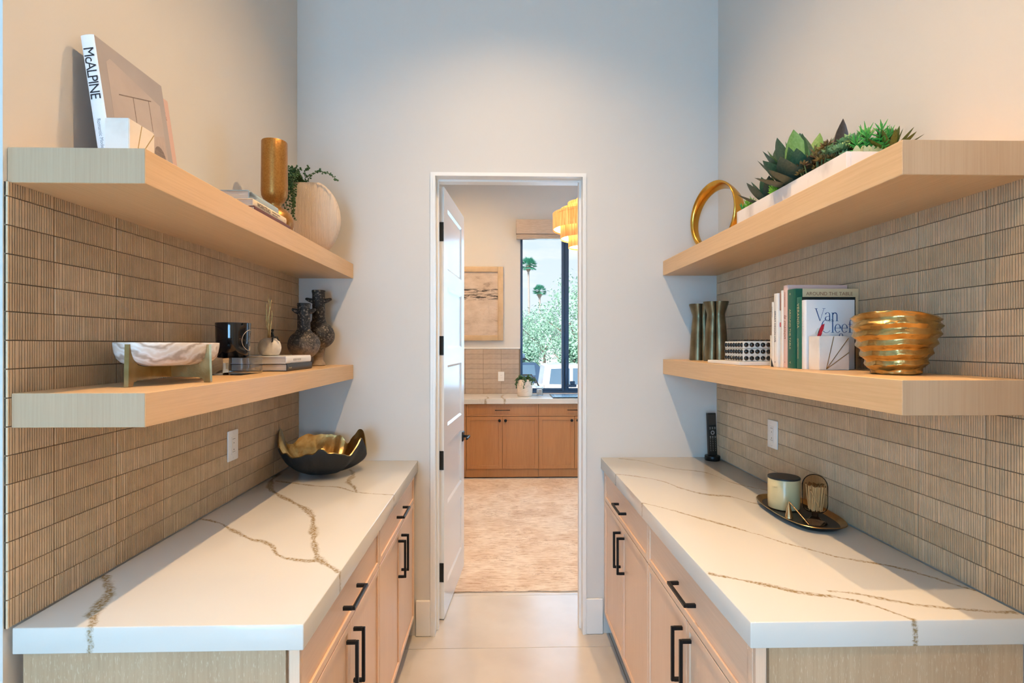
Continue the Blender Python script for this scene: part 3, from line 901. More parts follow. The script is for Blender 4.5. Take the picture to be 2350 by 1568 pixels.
MB().rbox(-.04, .04, -.04, .04, 0, .095, .01, 2).build('vessel', M['clear'], jr, 40)
MB().rbox(-.042, .042, -.042, .042, .0955, .108, .004, 1).build('lid', M['clear'], jr, 40)
MB().rbox(-.032, .032, -.032, .032, .012, .075, .006, 1).build('contents', M['pot'], jr, 40)
ck = thing('counter_mat', 'long flat dark desk mat on the study counter below the window', 'mat', (.62, 6.03, .9005))
MB().rbox(0, 1.2, 0, .42, 0, .010, .004, 1).build('slab', M['black'], ck)
MB().rbox(.03, 1.17, .03, .39, .0102, .0115, .0005, 1).build('surface', pmat('desk_mat_top', (.10, .12, .15), .25, bump=.02), ck)

# ================================================================== OUTSIDE
M['asphalt'] = pmat('driveway', (.42, .42, .42), .9, col2=(.50, .49, .47), scale=2, bump=.2)
tag(MB().box(-40, 60, 6.9, 220, -1.4, -1.0).build('driveway', M['asphalt']), 'pale driveway and street beyond the study window', 'ground', kind='structure')
M['car_white'] = pmat('car_paint_white', (.82, .84, .86), .2, coat=.5, bump=.005)
M['car_blue'] = pmat('car_paint_navy', (.05, .09, .16), .25, coat=.5, bump=.005)
M['car_glass'] = pmat('car_glass', (.10, .17, .25), .08, bump=.005, spec=.8)
M['rubber'] = pmat('tyre_rubber', (.02, .02, .02), .8, bump=.1)
M['chrome'] = pmat('wheel_alloy', (.6, .6, .62), .3, 1.0, bump=.02)
def wheel(parent, x, y, s):
    t = MB().lathe([(.36, -.12), (.38, -.08), (.38, .08), (.36, .12)], 28).xf(Matrix.Translation((x, y, .38)) @ Matrix.Rotation(PI / 2, 4, 'X')).build('tyre', M['rubber'], parent, 40)
    MB().lathe([(.24, -.125), (.22, -.128), (.05, -.11)], 20).xf(Matrix.Translation((x, y, .38)) @ Matrix.Rotation(PI / 2 * s, 4, 'X')).build('hub', M['chrome'], t, 40)
tk = thing('pickup_truck', 'white pickup truck parked outside the study window', 'truck', (1.55, 18.4, -1.0))
# side profile (x along the truck, z up); bed to the left, cab to the right
MB().prism([(-2.1, .45), (3.5, .45), (3.5, .95), (3.4, 1.08), (2.25, 1.16), (1.45, 1.80), (1.25, 1.85), (.10, 1.85), (-.02, 1.80), (-.12, 1.12), (-2.1, 1.10)], 1, -.92, .92).build('body', M['car_white'], tk)
for yy, s in ((-.925, 1), (.925, -1)):
    MB().prism([(.12, 1.22), (.18, 1.72), (.80, 1.74), (.80, 1.20)], 1, yy - .004, yy + .004).build('side_window', M['car_glass'], tk)
    MB().prism([(.90, 1.20), (.90, 1.74), (1.28, 1.74), (1.95, 1.22)], 1, yy - .004, yy + .004).build('side_window', M['car_glass'], tk)
for (a, c) in ((-.06, .03), (.84, .87), (1.98, 2.0)):
    MB().box(a, a + .012, -.928, -.915, .55, 1.2).build('door_seam', M['slot'], tk)
MB().rbox(.18, .36, -.95, -.92, 1.02, 1.06, .008, 1).build('door_handle', M['chrome'], tk)
MB().rbox(1.05, 1.23, -.95, -.92, 1.02, 1.06, .008, 1).build('door_handle', M['chrome'], tk)
for x in (-1.35, 2.6):
    wheel(tk, x, -.86, 1); wheel(tk, x, .86, -1)
for k in range(2):
    MB().tube([(-1.95, -.85 + 1.7 * k, 1.1), (-1.9, -.85 + 1.7 * k, 1.42), (-.35, -.85 + 1.7 * k, 1.42), (-.2, -.85 + 1.7 * k, 1.1)], .03, 8).build('bed_rail', M['rubber'], tk)
MB().rbox(-2.2, -2.08, -.9, .9, .55, 1.08, .02, 1).build('tailgate', M['car_white'], tk)
su = thing('parked_suv', 'dark blue SUV with roof rack parked behind the white pickup', 'car', (1.3, 24.5, -1.0))
MB().prism([(-3.0, .4), (2.0, .4), (2.1, .95), (1.0, 1.05), (.35, 1.72), (-2.75, 1.75), (-3.0, 1.1)], 1, -.95, .95).build('body', M['car_blue'], su)
for a in (-2.55, -1.55, -.55):
    MB().prism([(a, 1.15), (a + .06, 1.62), (a + .85, 1.62), (a + .90, 1.15)], 1, -.962, -.95).build('side_window', M['car_glass'], su)
for s in (-.7, .7):
    MB().tube([(-2.6, s, 1.76), (-2.5, s, 1.86), (.0, s, 1.86), (.1, s, 1.76)], .025, 6).build('roof_rail', M['rubber'], su)
MB().rbox(-2.4, -.1, -.62, .62, 1.90, 2.12, .05, 2).build('roof_box', M['car_glass'], su, 40)
for x in (-2.2, 1.25):
    wheel(su, x, -.88, 1); wheel(su, x, .88, -1)

M['bark'] = pmat('tree_bark', (.22, .18, .14), .9, col2=(.30, .25, .20), scale=6, stretch=(1, 1, .3), bump=.4)
M['palm_bark'] = pmat('palm_trunk', (.42, .37, .33), .9, col2=(.36, .31, .28), scale=3, stretch=(.3, .3, 3), bump=.3)
M['frond'] = pmat('palm_frond', (.07, .30, .22), .6, col2=(.12, .42, .28), scale=2, bump=.1)
M['foliage'] = [pmat('foliage_%d' % i, c, .6, col2=tuple(x * 1.4 for x in c), scale=1.5) for i, c in enumerate([(.21, .37, .28), (.25, .42, .31), (.18, .35, .29)])]
def tree(label, x, y, h, r, seed, mi, squash=.8, base=-1.0, name='garden_tree'):
    rnd = random.Random(seed)
    t = thing(name, label, 'tree', (x, y, base), group='trees beyond the study window')
    tr = MB()
    tr.tube([(0, 0, 0), (.1, .05, h * .25), (-.05, 0, h * .45), (.1, 0, h * .7)], [.16, .13, .10, .05], 8)
    for k in range(7):
        a = rnd.uniform(0, 2 * PI); e = Vector((math.cos(a) * r * .7, math.sin(a) * r * .7, h * rnd.uniform(.5, .85)))
        tr.tube([(0, 0, h * .35), tuple(e * .5 + Vector((0, 0, h * .2))), tuple(e)], [.07, .045, .02], 6)
    tr.build('trunk', M['bark'], t, 60)
    lf = MB()
    cl = []
    for k in range(16):
        a = rnd.uniform(0, 2 * PI); q = rnd.uniform(.1, .85) * r
        cl.append((Vector((math.cos(a) * q, math.sin(a) * q, h * rnd.uniform(.35, .88))), r * rnd.uniform(.28, .5)))
    for (c, cr_) in cl:
        for k in range(330):
            d = Vector((rnd.gauss(0, 1), rnd.gauss(0, 1), rnd.gauss(0, squash))); d.normalize()
            p = c + d * cr_ * rnd.uniform(.55, 1.05)
            s = rnd.uniform(.05, .10) * (1 + r * .08)
            u = Vector((rnd.gauss(0, 1), rnd.gauss(0, 1), rnd.gauss(0, 1))).normalized(); v = u.cross(d)
            if v.length < .01: continue
            v.normalize()
            lf.add([p - u * s, p + v * s * .5, p + u * s, p - v * s * .5], [(0, 1, 2, 3)])
    me = bpy.data.meshes.new('foliage'); me.from_pydata(lf.v, [], lf.f); me.materials.append(M['foliage'][mi])
    tag(link('foliage', me, t), kind='stuff')
    return t
tree('pale green bushy tree right behind the white pickup cab', 5.0, 33, 6.4, 3.2, 1, 1)
tree('wide low green tree left of centre in the study window', 3.9, 46, 5.4, 3.4, 2, 0)
tree('taller airy green tree at the right edge of the study window', 9.9, 42, 9.4, 3.4, 3, 2)
tree('small round shrub low at the left of the study window', 1.0, 27.4, 2.5, 1.2, 4, 0, name='garden_shrub')
tree('green shrub directly behind the parked vehicles', 3.9, 27.4, 2.7, 1.5, 6, 1, name='garden_shrub')
def palm(label, x, y, h, r, seed):
    rnd = random.Random(seed)
    t = thing('fan_palm', label, 'palm tree', (x, y, -1.0), group='tall fan palms on the skyline')
    MB().tube([(0, 0, 0), (.2, 0, h * .4), (.05, 0, h * .8), (0, 0, h)], [.34, .27, .24, .26], 10).build('trunk', M['palm_bark'], t, 60)
    MB().lathe([(.28, h - 1.6), (.62, h - .9), (.55, h - .1), (.2, h + .2)], 10).build('dead_skirt', M['bark'], t, 60)
    lf = MB()
    for k in range(46):
        a = rnd.uniform(0, 2 * PI); el = rnd.uniform(-.5, 1.35)
        d = Vector((math.cos(a) * math.cos(el), math.sin(a) * math.cos(el), math.sin(el)))
        s = Vector((-math.sin(a), math.cos(a), 0)); up = s.cross(d)
        c = Vector((0, 0, h)) + d * r * .45
        for q in range(9):
            ang = (q - 4) * .26
            e = d * math.cos(ang) + s * math.sin(ang)
            tip = c + e * r * .62 - Vector((0, 0, .12 * r * abs(ang)))
            wv = (s * math.cos(ang) - d * math.sin(ang)) * .06 * r
            lf.add([c, c + e * r * .3 + wv, tip, c + e * r * .3 - wv], [(0, 1, 2, 3)])
        wv = s * .02 * r
        p0 = Vector((0, 0, h))
        lf.add([p0 - wv, p0 + wv, c + wv, c - wv], [(0, 1, 2, 3)])
    me = bpy.data.meshes.new('fronds'); me.from_pydata(lf.v, [], lf.f); me.materials.append(M['frond'])
    tag(link('fronds', me, t), kind='stuff')
palm('tall fan palm, the higher of the two, at left of the study window', 7.3, 130, 22.0, 2.3, 1)
palm('fan palm, the shorter of the two, right of the taller palm', 10.2, 132, 15.8, 1.9, 2)
# ================================================================== LETTERING
def lettering(body, size, mat, parent, mtx, sx=1.0, name='lettering', align='LEFT', shear=0.0, space=1.0):
    cu = bpy.data.curves.new('txt', 'FONT')
    cu.body = body; cu.size = size; cu.align_x = align; cu.shear = shear; cu.space_character = space
    cu.extrude = 0.00008
    cu.resolution_u = 3
    tmp = bpy.data.objects.new('txt', cu)
    COL.objects.link(tmp)
    dg = bpy.context.evaluated_depsgraph_get()
    me = bpy.data.meshes.new_from_object(tmp.evaluated_get(dg))
    bpy.data.objects.remove(tmp); bpy.data.curves.remove(cu)
    me.name = name
    me.transform(mtx @ Matrix.Diagonal((sx, 1, 1, 1)))
    me.materials.clear(); me.materials.append(mat)
    return link(name, me, parent)
def frame_m(o, xa, ya):
    xa, ya = Vector(xa), Vector(ya); za = xa.cross(ya)
    m = Matrix.Identity(4)
    for i in range(3):
        m[i][0], m[i][1], m[i][2], m[i][3] = xa[i], ya[i], za[i], o[i]
    return m
def spine_m(y, z, x=-.0002): return frame_m((x, y, z), (0, -1, 0), (0, 0, 1))   # text runs head to tail
def cover_m(x, y, z): return frame_m((x, y, z), (1, 0, 0), (0, 1, 0))

# ================================================================== BOOKS
def book(label, w_, h_, t_, mat, loc, rot, pages=None, back=None, spine_mat=None, board=.0028, over=.003, group=None):
    """flat frame: x from spine to fore edge, y tail to head, z thickness"""
    t = thing('book', label, 'book', loc, rot, group)
    c = MB().box(.0, w_, 0, h_, 0, board).box(0, w_, 0, h_, t_ - board, t_)
    cv = c.build('cover', mat, t)
    n = 7
    prof = []
    for i in range(n):
        a = PI / 2 + PI * i / (n - 1)
        prof.append((.0035 * math.cos(a) * 1.0, t_ / 2 + (t_ / 2) * math.sin(a)))
    poly = [(.004, 0), (.004, t_)] if False else prof + [(.003, 0.0 + 1e-5), (.003, t_ - 1e-5)]
    vs = [(p[0], y, p[1]) for y in (0, h_) for p in prof] 
    fs = [(i, i + 1, n + i + 1, n + i) for i in range(n - 1)] + [tuple(range(n)), tuple(range(2 * n - 1, n - 1, -1))]
    MB().add(vs, fs).build('spine', spine_mat or mat, t, 60)
    MB().box(.001, w_ - over, over, h_ - over, board + .0001, t_ - board - .0001).build('page_block', pages or M['paper'], t)
    return t
STAND = (PI / 2, 0, 0)
FLAT_L = (0, 0, PI)

# ---- left upper shelf: leaning pair
LEAN = R(-8.5)
mM = Matrix(((0, 0, 1), (1, 0, 0), (0, 1, 0)))
def lean_rot(a): return (Matrix.Rotation(a, 3, 'Y') @ mM).to_euler()
c_pink = cover('pink', (.60, .41, .355))
c_mcal = pmat('cover_architecture_photo', (.33, .30, .295), .35, col2=(.38, .345, .335), scale=4, bump=.02)
c_white = cover('white', (.80, .80, .80), .3)
bt = 2.6
pk = book('thin pink hardcover leaning on the wall behind the white-spined design book', .265, .330, .020, c_pink, (-.9880, 1.395, SL1 + .001), lean_rot(LEAN))
lettering('K', .016, M['ink_rust'], pk, cover_m(.235, .285, .0201)); lettering('S', .016, M['ink_rust'], pk, cover_m(.240, .262, .0201))
mc = book('large white-spined architecture book leaning against the left wall', .258, .335, .032, c_mcal, (-.9655, 1.318, SL1 + .001), lean_rot(LEAN), spine_mat=c_white)
lettering('McALPINE', .0345, M['ink'], mc, spine_m(.305, .0045, -.0038), sx=.93, space=.88)
lettering('Romantic Modernism', .0125, M['ink_grey'], mc, spine_m(.130, .011, -.0038), sx=.9)
# photograph printed on the cover: vault, hanging lamps, arch
M['pr_wall'] = pmat('print_plaster', (.46, .405, .38), .4, col2=(.40, .35, .33), scale=8)
M['pr_dark'] = pmat('print_dark', (.16, .12, .10), .4, col2=(.22, .17, .14), scale=40, stretch=(1, 5, 1))  # dark ink of the printed arch and hanging lamps
M['pr_grey'] = pmat('print_grey', (.40, .33, .30), .4, col2=(.46, .38, .34), scale=30, stretch=(6, 1, 1))
zt = .0321
MB().prism([(.028, .10), (.03, .285), (.045, .30), (.235, .265), (.235, .03), (.028, .03)], 2, zt, zt + .0002).build('cover_print', M['pr_wall'], mc)
MB().prism([(.135, .03), (.125, .135), (.232, .175), (.232, .03)], 2, zt + .0002, zt + .0004).build('cover_print', M['pr_grey'], mc)
ar = [(.175, .03)] + [(.2 + .025 * math.cos(PI - PI * q / 8), .10 + .035 * math.sin(PI * q / 8)) for q in range(9)] + [(.225, .03)]
MB().prism(ar, 2, zt + .0004, zt + .0006).build('cover_print', M['pr_dark'], mc)
MB().prism([(.060, .215), (.060, .218), (.195, .262), (.195, .259)], 2, zt + .0002, zt + .0004).build('cover_print', M['pr_dark'], mc)
MB().box(.115, .1175, .14, .236, zt + .0002, zt + .0004).box(.182, .184, .17, .258, zt + .0002, zt + .0004).build('cover_print', M['pr_dark'], mc)

# ---- bookends: white stone blocks with fanned brass inlay
def bookend(label, loc, rotz):
    t = thing('stone_bookend', label, 'bookend', loc, (0, 0, rotz), 'white stone bookends with brass inlay')
    W_, H_, D_ = .090, .101, .055
    # front face at y = -D/2; top outer corner rounded off
    poly = [(-W_ / 2, 0), (W_ / 2, 0)]
    for q in range(6):
        a = q / 5 * PI / 2
        poly.append((W_ / 2 - .007 + .007 * math.cos(a), H_ - .006 + .006 * math.sin(a)))
    poly.append((-W_ / 2, H_))
    bm = bmesh.new()
    vs0 = [bm.verts.new((p[0], -D_ / 2, p[1])) for p in poly]; vs1 = [bm.verts.new((p[0], D_ / 2, p[1])) for p in poly]
    n = len(poly)
    bm.faces.new(vs0); bm.faces.new(vs1[::-1])
    for i in range(n): bm.faces.new((vs0[i], vs1[i], vs1[(i + 1) % n], vs0[(i + 1) % n]))
    bmesh.ops.recalc_face_normals(bm, faces=bm.faces)
    bmesh.ops.bevel(bm, geom=[e for e in bm.edges if abs(e.verts[0].co.y - e.verts[1].co.y) < 1e-6], offset=.0015, segments=2, affect='EDGES')
    MB().addbm(bm).build('block', M['onyx'], t, 40)
    o = Vector((-.024, .003))
    for tip in ((-.002, H_ - .0016), (.0425, H_ - .006), (.0440, .052)):
        e = Vector(tip); d = (e - o).normalized(); nn = Vector((-d.y, d.x)) * .0011
        MB().prism([tuple(o - nn), tuple(o + nn), tuple(e + nn), tuple(e - nn)], 1, -D_ / 2 - .0004, -D_ / 2 + .0004).build('brass_inlay', M['brass_line'], t)
    return t
bookend('white stone bookend with brass lines in front of the leaning books', (-.872, 1.283, SL1 + .0005), PI / 2)
bookend('white stone bookend with brass lines in front of the upright books', (.9935, 1.5755, SR2 + .0005), 0)

# ---- left upper shelf: stacked books
c_red = cover('oxblood', (.13, .035, .02)); c_cream = cover('cream', (.78, .62, .40), .35); c_grey = cover('blue_grey', (.33, .42, .46), .25)
G_ST = None
z = SL1 + .0005
book('oxblood red book at the bottom of the flat stack beside the gold vase', .215, .285, .022, c_red, (-.772, 1.985, z), FLAT_L, group='flat stacked books'); z += .0222
b2 = book('cream book with black spine lettering in the middle of the flat stack', .205, .262, .024, c_cream, (-.779, 1.966, z), FLAT_L, group='flat stacked books'); z += .0242
lettering('WORKSTEAD', .0185, M['ink'], b2, spine_m(.236, .0055, -.0038), sx=.92, space=.92)
lettering('INTERIORS OF BEAUTY', .0062, M['ink'], b2, spine_m(.122, .0135, -.0038)); lettering('AND NECESSITY', .0062, M['ink'], b2, spine_m(.122, .0055, -.0038))
lettering('r', .010, M['ink'], b2, spine_m(.018, .008, -.0038))
b3 = book('blue-grey book on top of the flat stack beside the gold vase', .200, .225, .028, c_grey, (-.795, 1.935, z), FLAT_L, group='flat stacked books')
MB().add([(-.006, .224, .004), (-.010, .200, .012), (-.007, .170, .024), (-.002, .205, .029), (-.004, .228, .020)], [(0, 1, 4), (1, 2, 3), (1, 3, 4)]).build('plastic_wrap', glassmat('shrink_wrap', (.9, .93, .95), .5, .15), b3)

# ---- gold vase: cylinder over a bulb
gv = thing('gold_vase', 'tall amber gold vase with cylinder top and round bulb base', 'vase', (-.880, 2.112, SL1 + .0005))
pr = [(.030, 0)]
for q in range(1, 15):
    a = -PI / 2 + .45 + (PI - .95) * q / 14
    pr.append((.071 * math.cos(a), .063 + .064 * math.sin(a)))
pr += [(.0275, .120), (.0262, .128), (.029, .138), (.040, .150), (.0475, .166), (.0492, .185), (.0487, .25), (.0480, .32), (.0478, .376), (.0465, .379), (.0445, .376), (.0445, .20), (.005, .19)]
MB().lathe(pr, 56).build('vessel', M['copper'], gv, 60)

# ---- moon vase with trailing plant
mv = thing('moon_vase', 'flat round cream vase with fine vertical grooves on the left shelf', 'vase', (-.897, 2.520, SL1 + .0005))
M['ribbed_cream'] = pmat('ribbed_cream', (.68, .555, .44), .75, col2=(.60, .475, .365), scale=2, stretch=(170, 1, 1.2), bump=.5)
Rm, Hm = .152, .352
bm_ = MB(); nz2, nx2 = 40, 44
zc = .172
def disc_half(z):  # half width at height z
    d = (z - zc) / .186
    return Rm * math.sqrt(max(0.02, 1 - d * d))
rings = []
for j in range(nz2 + 1):
    zz = .338 * j / nz2
    hw = disc_half(zz)
    th = .050 * math.sqrt(max(.12, 1 - ((zz - zc) / .20) ** 2))
    ring = []
    for i in range(nx2):
        a = 2 * PI * i / nx2
        ca, sa = math.cos(a), math.sin(a)
        e = .55
        ring.append((hw * math.copysign(abs(ca) ** .8, ca), th * math.copysign(abs(sa) ** e, sa) * 1.0, zz))
    rings.append(ring)
for rg in rings: bm_.v += rg
for j in range(nz2):
    for i in range(nx2):
        k = (i + 1) % nx2
        bm_.f.append((j * nx2 + i, j * nx2 + k, (j + 1) * nx2 + k, (j + 1) * nx2 + i))
bm_.f.append(tuple(range(nx2)))
bm_.build('vessel', M['ribbed_cream'], mv, 50)
gr = MB()
for k in range(54):
    x = -Rm * .97 + 2 * Rm * .97 * k / 53
    zs_ = [zz for zz in [.002 + .334 * q / 30 for q in range(31)] if disc_half(zz) > abs(x) + .002]
    if len(zs_) < 2: continue
    pts = []
    for zz in zs_:
        hw = disc_half(zz); th = .050 * math.sqrt(max(.12, 1 - ((zz - zc) / .20) ** 2))
        ca = (abs(x) / hw) ** (1 / .8); sa = math.sqrt(max(0, 1 - ca * ca))
        pts.append((x, -th * sa ** .55 - .0001, zz))
    gr.tube(pts, .0012, 4)
tag(gr.build('face_ribs', M['ribbed_cream'], mv, 60), kind='stuff')
sp = thing('trailing_succulent', 'string succulent trailing out of the round cream vase', 'plant', (-.925, 2.500, SL1 + .342))
rnd = random.Random(5)
sts = []
for k in range(17):
    x = rnd.uniform(-.062, .004); y = rnd.uniform(-.080, -.052); dz = rnd.choice([-.06, -.10, -.16, -.20, -.24, -.13])
    sts.append([(.01 + x * .3, .02, .0), (x * .8, -.03, .028), (x, y, .0), (x + rnd.uniform(-.01, .012), y - .008, dz * .5), (x + rnd.uniform(-.006, .03), y - .012, dz)])
sts.append([(.02, .02, 0), (.06, -.02, .030), (.105, -.03, .042), (.15, -.035, .026), (.19, -.04, -.005)])
sts.append([(.02, .02, 0), (.00, -.02, .045), (-.03, -.03, .060), (-.07, -.03, .072)])
sts.append([(.02, .02, 0), (.03, -.02, .045), (.05, -.03, .058)])
for k in range(5):
    sts.append([(.01, .02, 0), (rnd.uniform(-.06, .03), -.02, .03), (rnd.uniform(-.08, .04), rnd.uniform(-.06, .0), .045 + rnd.uniform(0, .012))])
sts.append([(-.035, -.105, -.330), (-.03, -.11, -.318), (-.024, -.115, -.305)]); sts.append([(-.035, -.105, -.330), (-.01, -.11, -.326), (.004, -.112, -.328)])
vine(sp, sts, 2, .0050, M['leaf_dk'], 8)
# ---- left lower shelf: marble bowl on crossed brass plates
mb_t = thing('marble_bowl', 'veined grey and tan marble bowl resting on the crossed brass stand', 'bowl', (-.893, 1.470, SL2 + .0478))
mm, nt_, b_ = newmat('travertine_veined')
N_, L_ = nt_.nodes.new, nt_.links.new
t_ = N_('ShaderNodeTexCoord')
wv = N_('ShaderNodeTexWave'); wv.inputs['Scale'].default_value = 5; wv.inputs['Distortion'].default_value = 14; wv.inputs['Detail'].default_value = 4; wv.inputs['Detail Scale'].default_value = 1.5
mp_ = N_('ShaderNodeMapping'); mp_.inputs['Rotation'].default_value = (.5, .3, .9); mp_.inputs['Scale'].default_value = (1, 1, 1.6)
L_(t_.outputs['Object'], mp_.inputs[0]); L_(mp_.outputs[0], wv.inputs['Vector'])
r_ = ramp_(wv.outputs[0], [(.0, (.42, .33, .26)), (.18, (.62, .52, .44)), (.6, (.76, .71, .66)), (1.0, (.68, .58, .49))])
L_(r_.outputs[0], b_.inputs['Base Color']); b_.inputs['Roughness'].default_value = .38
A_, B_ = .166, .101
pr = [(.58, 0), (.75, .003), (.865, .010), (.935, .020), (.975, .034), (.995, .049), (1.0, .0595), (.995, .0605), (.965, .0605), (.95, .048), (.85, .028), (.6, .014), (.01, .012)]
MB().lathe(pr, 64, sx=B_, sy=A_).build('vessel', mm, mb_t, 50)
stt = thing('brass_stand', 'crossed cast brass stand under the marble bowl', 'stand', (-.893, 1.470, SL2 + .0005))
def stand_plate(halfL, th):
    # profile in (u, z): upright fins at both ends, web between, legs below
    pts = [(-halfL, 0), (-halfL + .016, 0), (-halfL + .020, .010), (-halfL + .034, .014), (-.02, .016), (.02, .016), (halfL - .034, .014), (halfL - .020, .010), (halfL - .016, 0), (halfL, 0),
           (halfL - .003, .103), (halfL - .010, .103), (halfL - .014, .080), (halfL - .021, .063), (halfL - .036, .052), (halfL - .055, .047), (-halfL + .055, .047), (-halfL + .036, .052), (-halfL + .021, .063), (-halfL + .014, .080), (-halfL + .010, .103), (-halfL + .003, .103)]
    return pts
MB().prism(stand_plate(.172, .01), 0, -.0055, .0055).build('plate', M['brass'], stt)
MB().prism(stand_plate(.110, .01), 1, -.0055, .0055).build('plate', M['brass'], stt)

# ---- acrylic block with black candle
M['acrylic'] = glassmat('acrylic', (.90, .93, .95), .30)
ac = tag(MB().rbox(-.985, -.863, 1.802, 1.968, SL2 + .0005, SL2 + .058, .0018, 2).build('acrylic_block', M['acrylic'], smooth=40), 'clear acrylic block carrying the black candle', 'riser')
cd = thing('black_candle', 'black glass candle with round label on the acrylic block', 'candle', (-.928, 1.884, SL2 + .0585))
M['black_glass'] = pmat('black_glass', (.006, .006, .007), .07, coat=.4, bump=.01)
MB().lathe([(.048, 0), (.051, .004), (.0545, .06), (.0565, .119), (.0560, .1205), (.0545, .1195), (.0525, .10), (.001, .098)], 56).build('vessel', M['black_glass'], cd, 50)
def ring_on_cyl(rad, zc, rr, a0, n=40, tube=.0011):
    pts = []
    for q in range(n + 1):
        t = 2 * PI * q / n
        s_ = rr * math.cos(t); zz = zc + rr * math.sin(t)
        pts.append((rad(zz) * math.cos(a0 + s_ / rad(zz)), rad(zz) * math.sin(a0 + s_ / rad(zz)), zz))
    return MB().tube(pts, tube, 5)
cyl = lambda z: .0512 + .0046 * z / .11 + .0004
M['label_ink'] = pmat('label_print', (.50, .40, .30), .5, bump=.01)
ring_on_cyl(cyl, .060, .036, R(4)).build('label_ring', M['label_ink'], cd)
for (zz, sz, tx) in ((.070, .012, '72'), (.056, .006, 'FEU DE BOIS'), (.036, .005, 'candle')):
    a = R(4)
    lettering(tx, sz, M['label_ink'], cd, frame_m((cyl(zz) * math.cos(a) + .0012, cyl(zz) * math.sin(a), zz), (-math.sin(a), math.cos(a), 0), (0, 0, 1)), align='CENTER')

# ---- flat books under the stone vase
c_marb = pmat('cover_black_marble', (.015, .014, .014), .35, col2=(.30, .27, .24), scale=9, lo=.60, hi=.72, detail=8)
z = SL2 + .0005
kb = book('black marbled book at the bottom of the pair below the stone vase', .212, .272, .029, c_marb, (-.8140, 2.334, z), FLAT_L, pages=M['paper_w'], group='pair of flat books'); z += .0292
lettering('TOMFORD', .0085, M['ink_gold'], kb, spine_m(.255, .011, -.0038)) if False else lettering('Inspired', .0085, M['ink_gold'], kb, spine_m(.255, .011, -.0038))
nb = book('white book lettered NORDIC MOODS directly below the stone vase', .208, .268, .029, c_white, (-.8175, 2.330, z), FLAT_L, pages=M['paper_w'], group='pair of flat books')
lettering('NORDIC MOODS', .0125, M['ink_grey'], nb, spine_m(.200, .010, -.0038), sx=.85)
zt2 = z + .0295
# ---- stone vase with gilt twig and a small dark climbing figure
sv = thing('stone_vase', 'small round pale stone vase with gilt twigs and tiny dark figure', 'vase', (-.915, 2.150, zt2))
M['stone'] = pmat('pale_stone', (.74, .69, .61), .8, col2=(.58, .53, .47), scale=26, bump=.5, bscale=90)
pr = [(.026, 0), (.034, .004), (.040, .016), (.0425, .032), (.0405, .048), (.034, .061), (.022, .069), (.010, .071), (.008, .069), (.007, .055)]
MB().lathe(pr, 40, fn=lambda r, z, t: r * (1 + .03 * math.sin(2 * t + z * 40))).build('vessel', M['stone'], sv, 50)
tw = MB()
M['twig'] = pmat('gilt_twig', (.60, .36, .13), .4, .6, col2=(.42, .24, .08), scale=60, bump=.3)
O = Vector((0, -.002, .055))
def tp(*q): return [tuple(Vector(p)) for p in q]
tw.tube(tp((-.002, 0, .052), (-.004, -.002, .09), (-.002, 0, .13), (-.004, 0, .155), (.001, 0, .185), (-.002, 0, .21), (-.006, 0, .242)), [.0042, .0038, .0034, .003, .0028, .0024, .0012], 7)
tw.tube(tp((.001, 0, .185), (.004, 0, .205), (.006, 0, .222)), [.0026, .0024, .002], 7)
tw.tube(tp((-.003, 0, .10), (-.010, .0, .150), (-.012, 0, .172), (-.011, 0, .208)), [.0034, .003, .0028, .0018], 7)
tw.tube(tp((-.003, 0, .085), (-.012, .001, .125), (-.017, .002, .158)), [.003, .0028, .0018], 7)
tw.tube(tp((.002, 0, .055), (.001, -.002, .09), (.006, 0, .13), (.010, 0, .160), (.009, 0, .180)), [.003, .003, .0028, .0026, .0018], 7)
tw.build('twigs', M['twig'], sv, 60)
M['figure'] = pmat('dark_bronze', (.02, .018, .015), .3, .6, bump=.1)
fg = MB()
def sk(ps, rs): fg.tube(ps, rs, 8)
fg.sphere((.020, -.020, .1005), .0052, 10, 8, (1, 1, 1.2))
sk([(.018, -.021, .095), (.0185, -.020, .088), (.022, -.020, .078), (.026, -.020, .072)], [.0022, .0052, .0048, .0050])
sk([(.017, -.018, .091), (.014, -.014, .084), (.010, -.010, .074)], [.0026, .0022, .0016])
sk([(.020, -.024, .091), (.024, -.028, .083), (.020, -.032, .074)], [.0026, .0022, .0016])
sk([(.026, -.022, .073), (.026, -.034, .070), (.026, -.036, .056), (.026, -.041, .0545)], [.0044, .0036, .0026, .0022])
sk([(.027, -.018, .073), (.036, -.016, .074), (.040, -.014, .062), (.046, -.015, .060)], [.0044, .0036, .0026, .0020])
fg.build('climbing_figure', M['figure'], sv, 60)

# ---- two dark textured vases with lug handles
cm, nt_, b_ = newmat('burnt_clay')
N_, L_ = nt_.nodes.new, nt_.links.new
t_ = N_('ShaderNodeTexCoord'); sp_ = N_('ShaderNodeSeparateXYZ'); L_(t_.outputs['Object'], sp_.inputs[0])
nn = nz_(48.0, (1, 1, 1), 6)
ad = N_('ShaderNodeMath'); ad.operation = 'MULTIPLY_ADD'; L_(nn.outputs[0], ad.inputs[0]); ad.inputs[1].default_value = .16; L_(sp_.outputs['Z'], ad.inputs[2])
r_ = ramp_(ad.outputs[0], [(.07, (.42, .32, .23)), (.145, (.26, .19, .135)), (.185, (.055, .043, .034)), (.24, (.016, .013, .011))])
spk_ = ramp_(nz_(110.0, (1, 1, 1), 4).outputs[0], [(.55, (0, 0, 0)), (.61, (1, 1, 1))])
c_ = mix_(mix_(.8, (0, 0, 0), spk_.outputs[0]), r_.outputs[0], (.32, .26, .20))
L_(c_, b_.inputs['Base Color']); b_.inputs['Roughness'].default_value = .55
bp_ = N_('ShaderNodeBump'); bp_.inputs['Strength'].default_value = .9; bp_.inputs['Distance'].default_value = .003
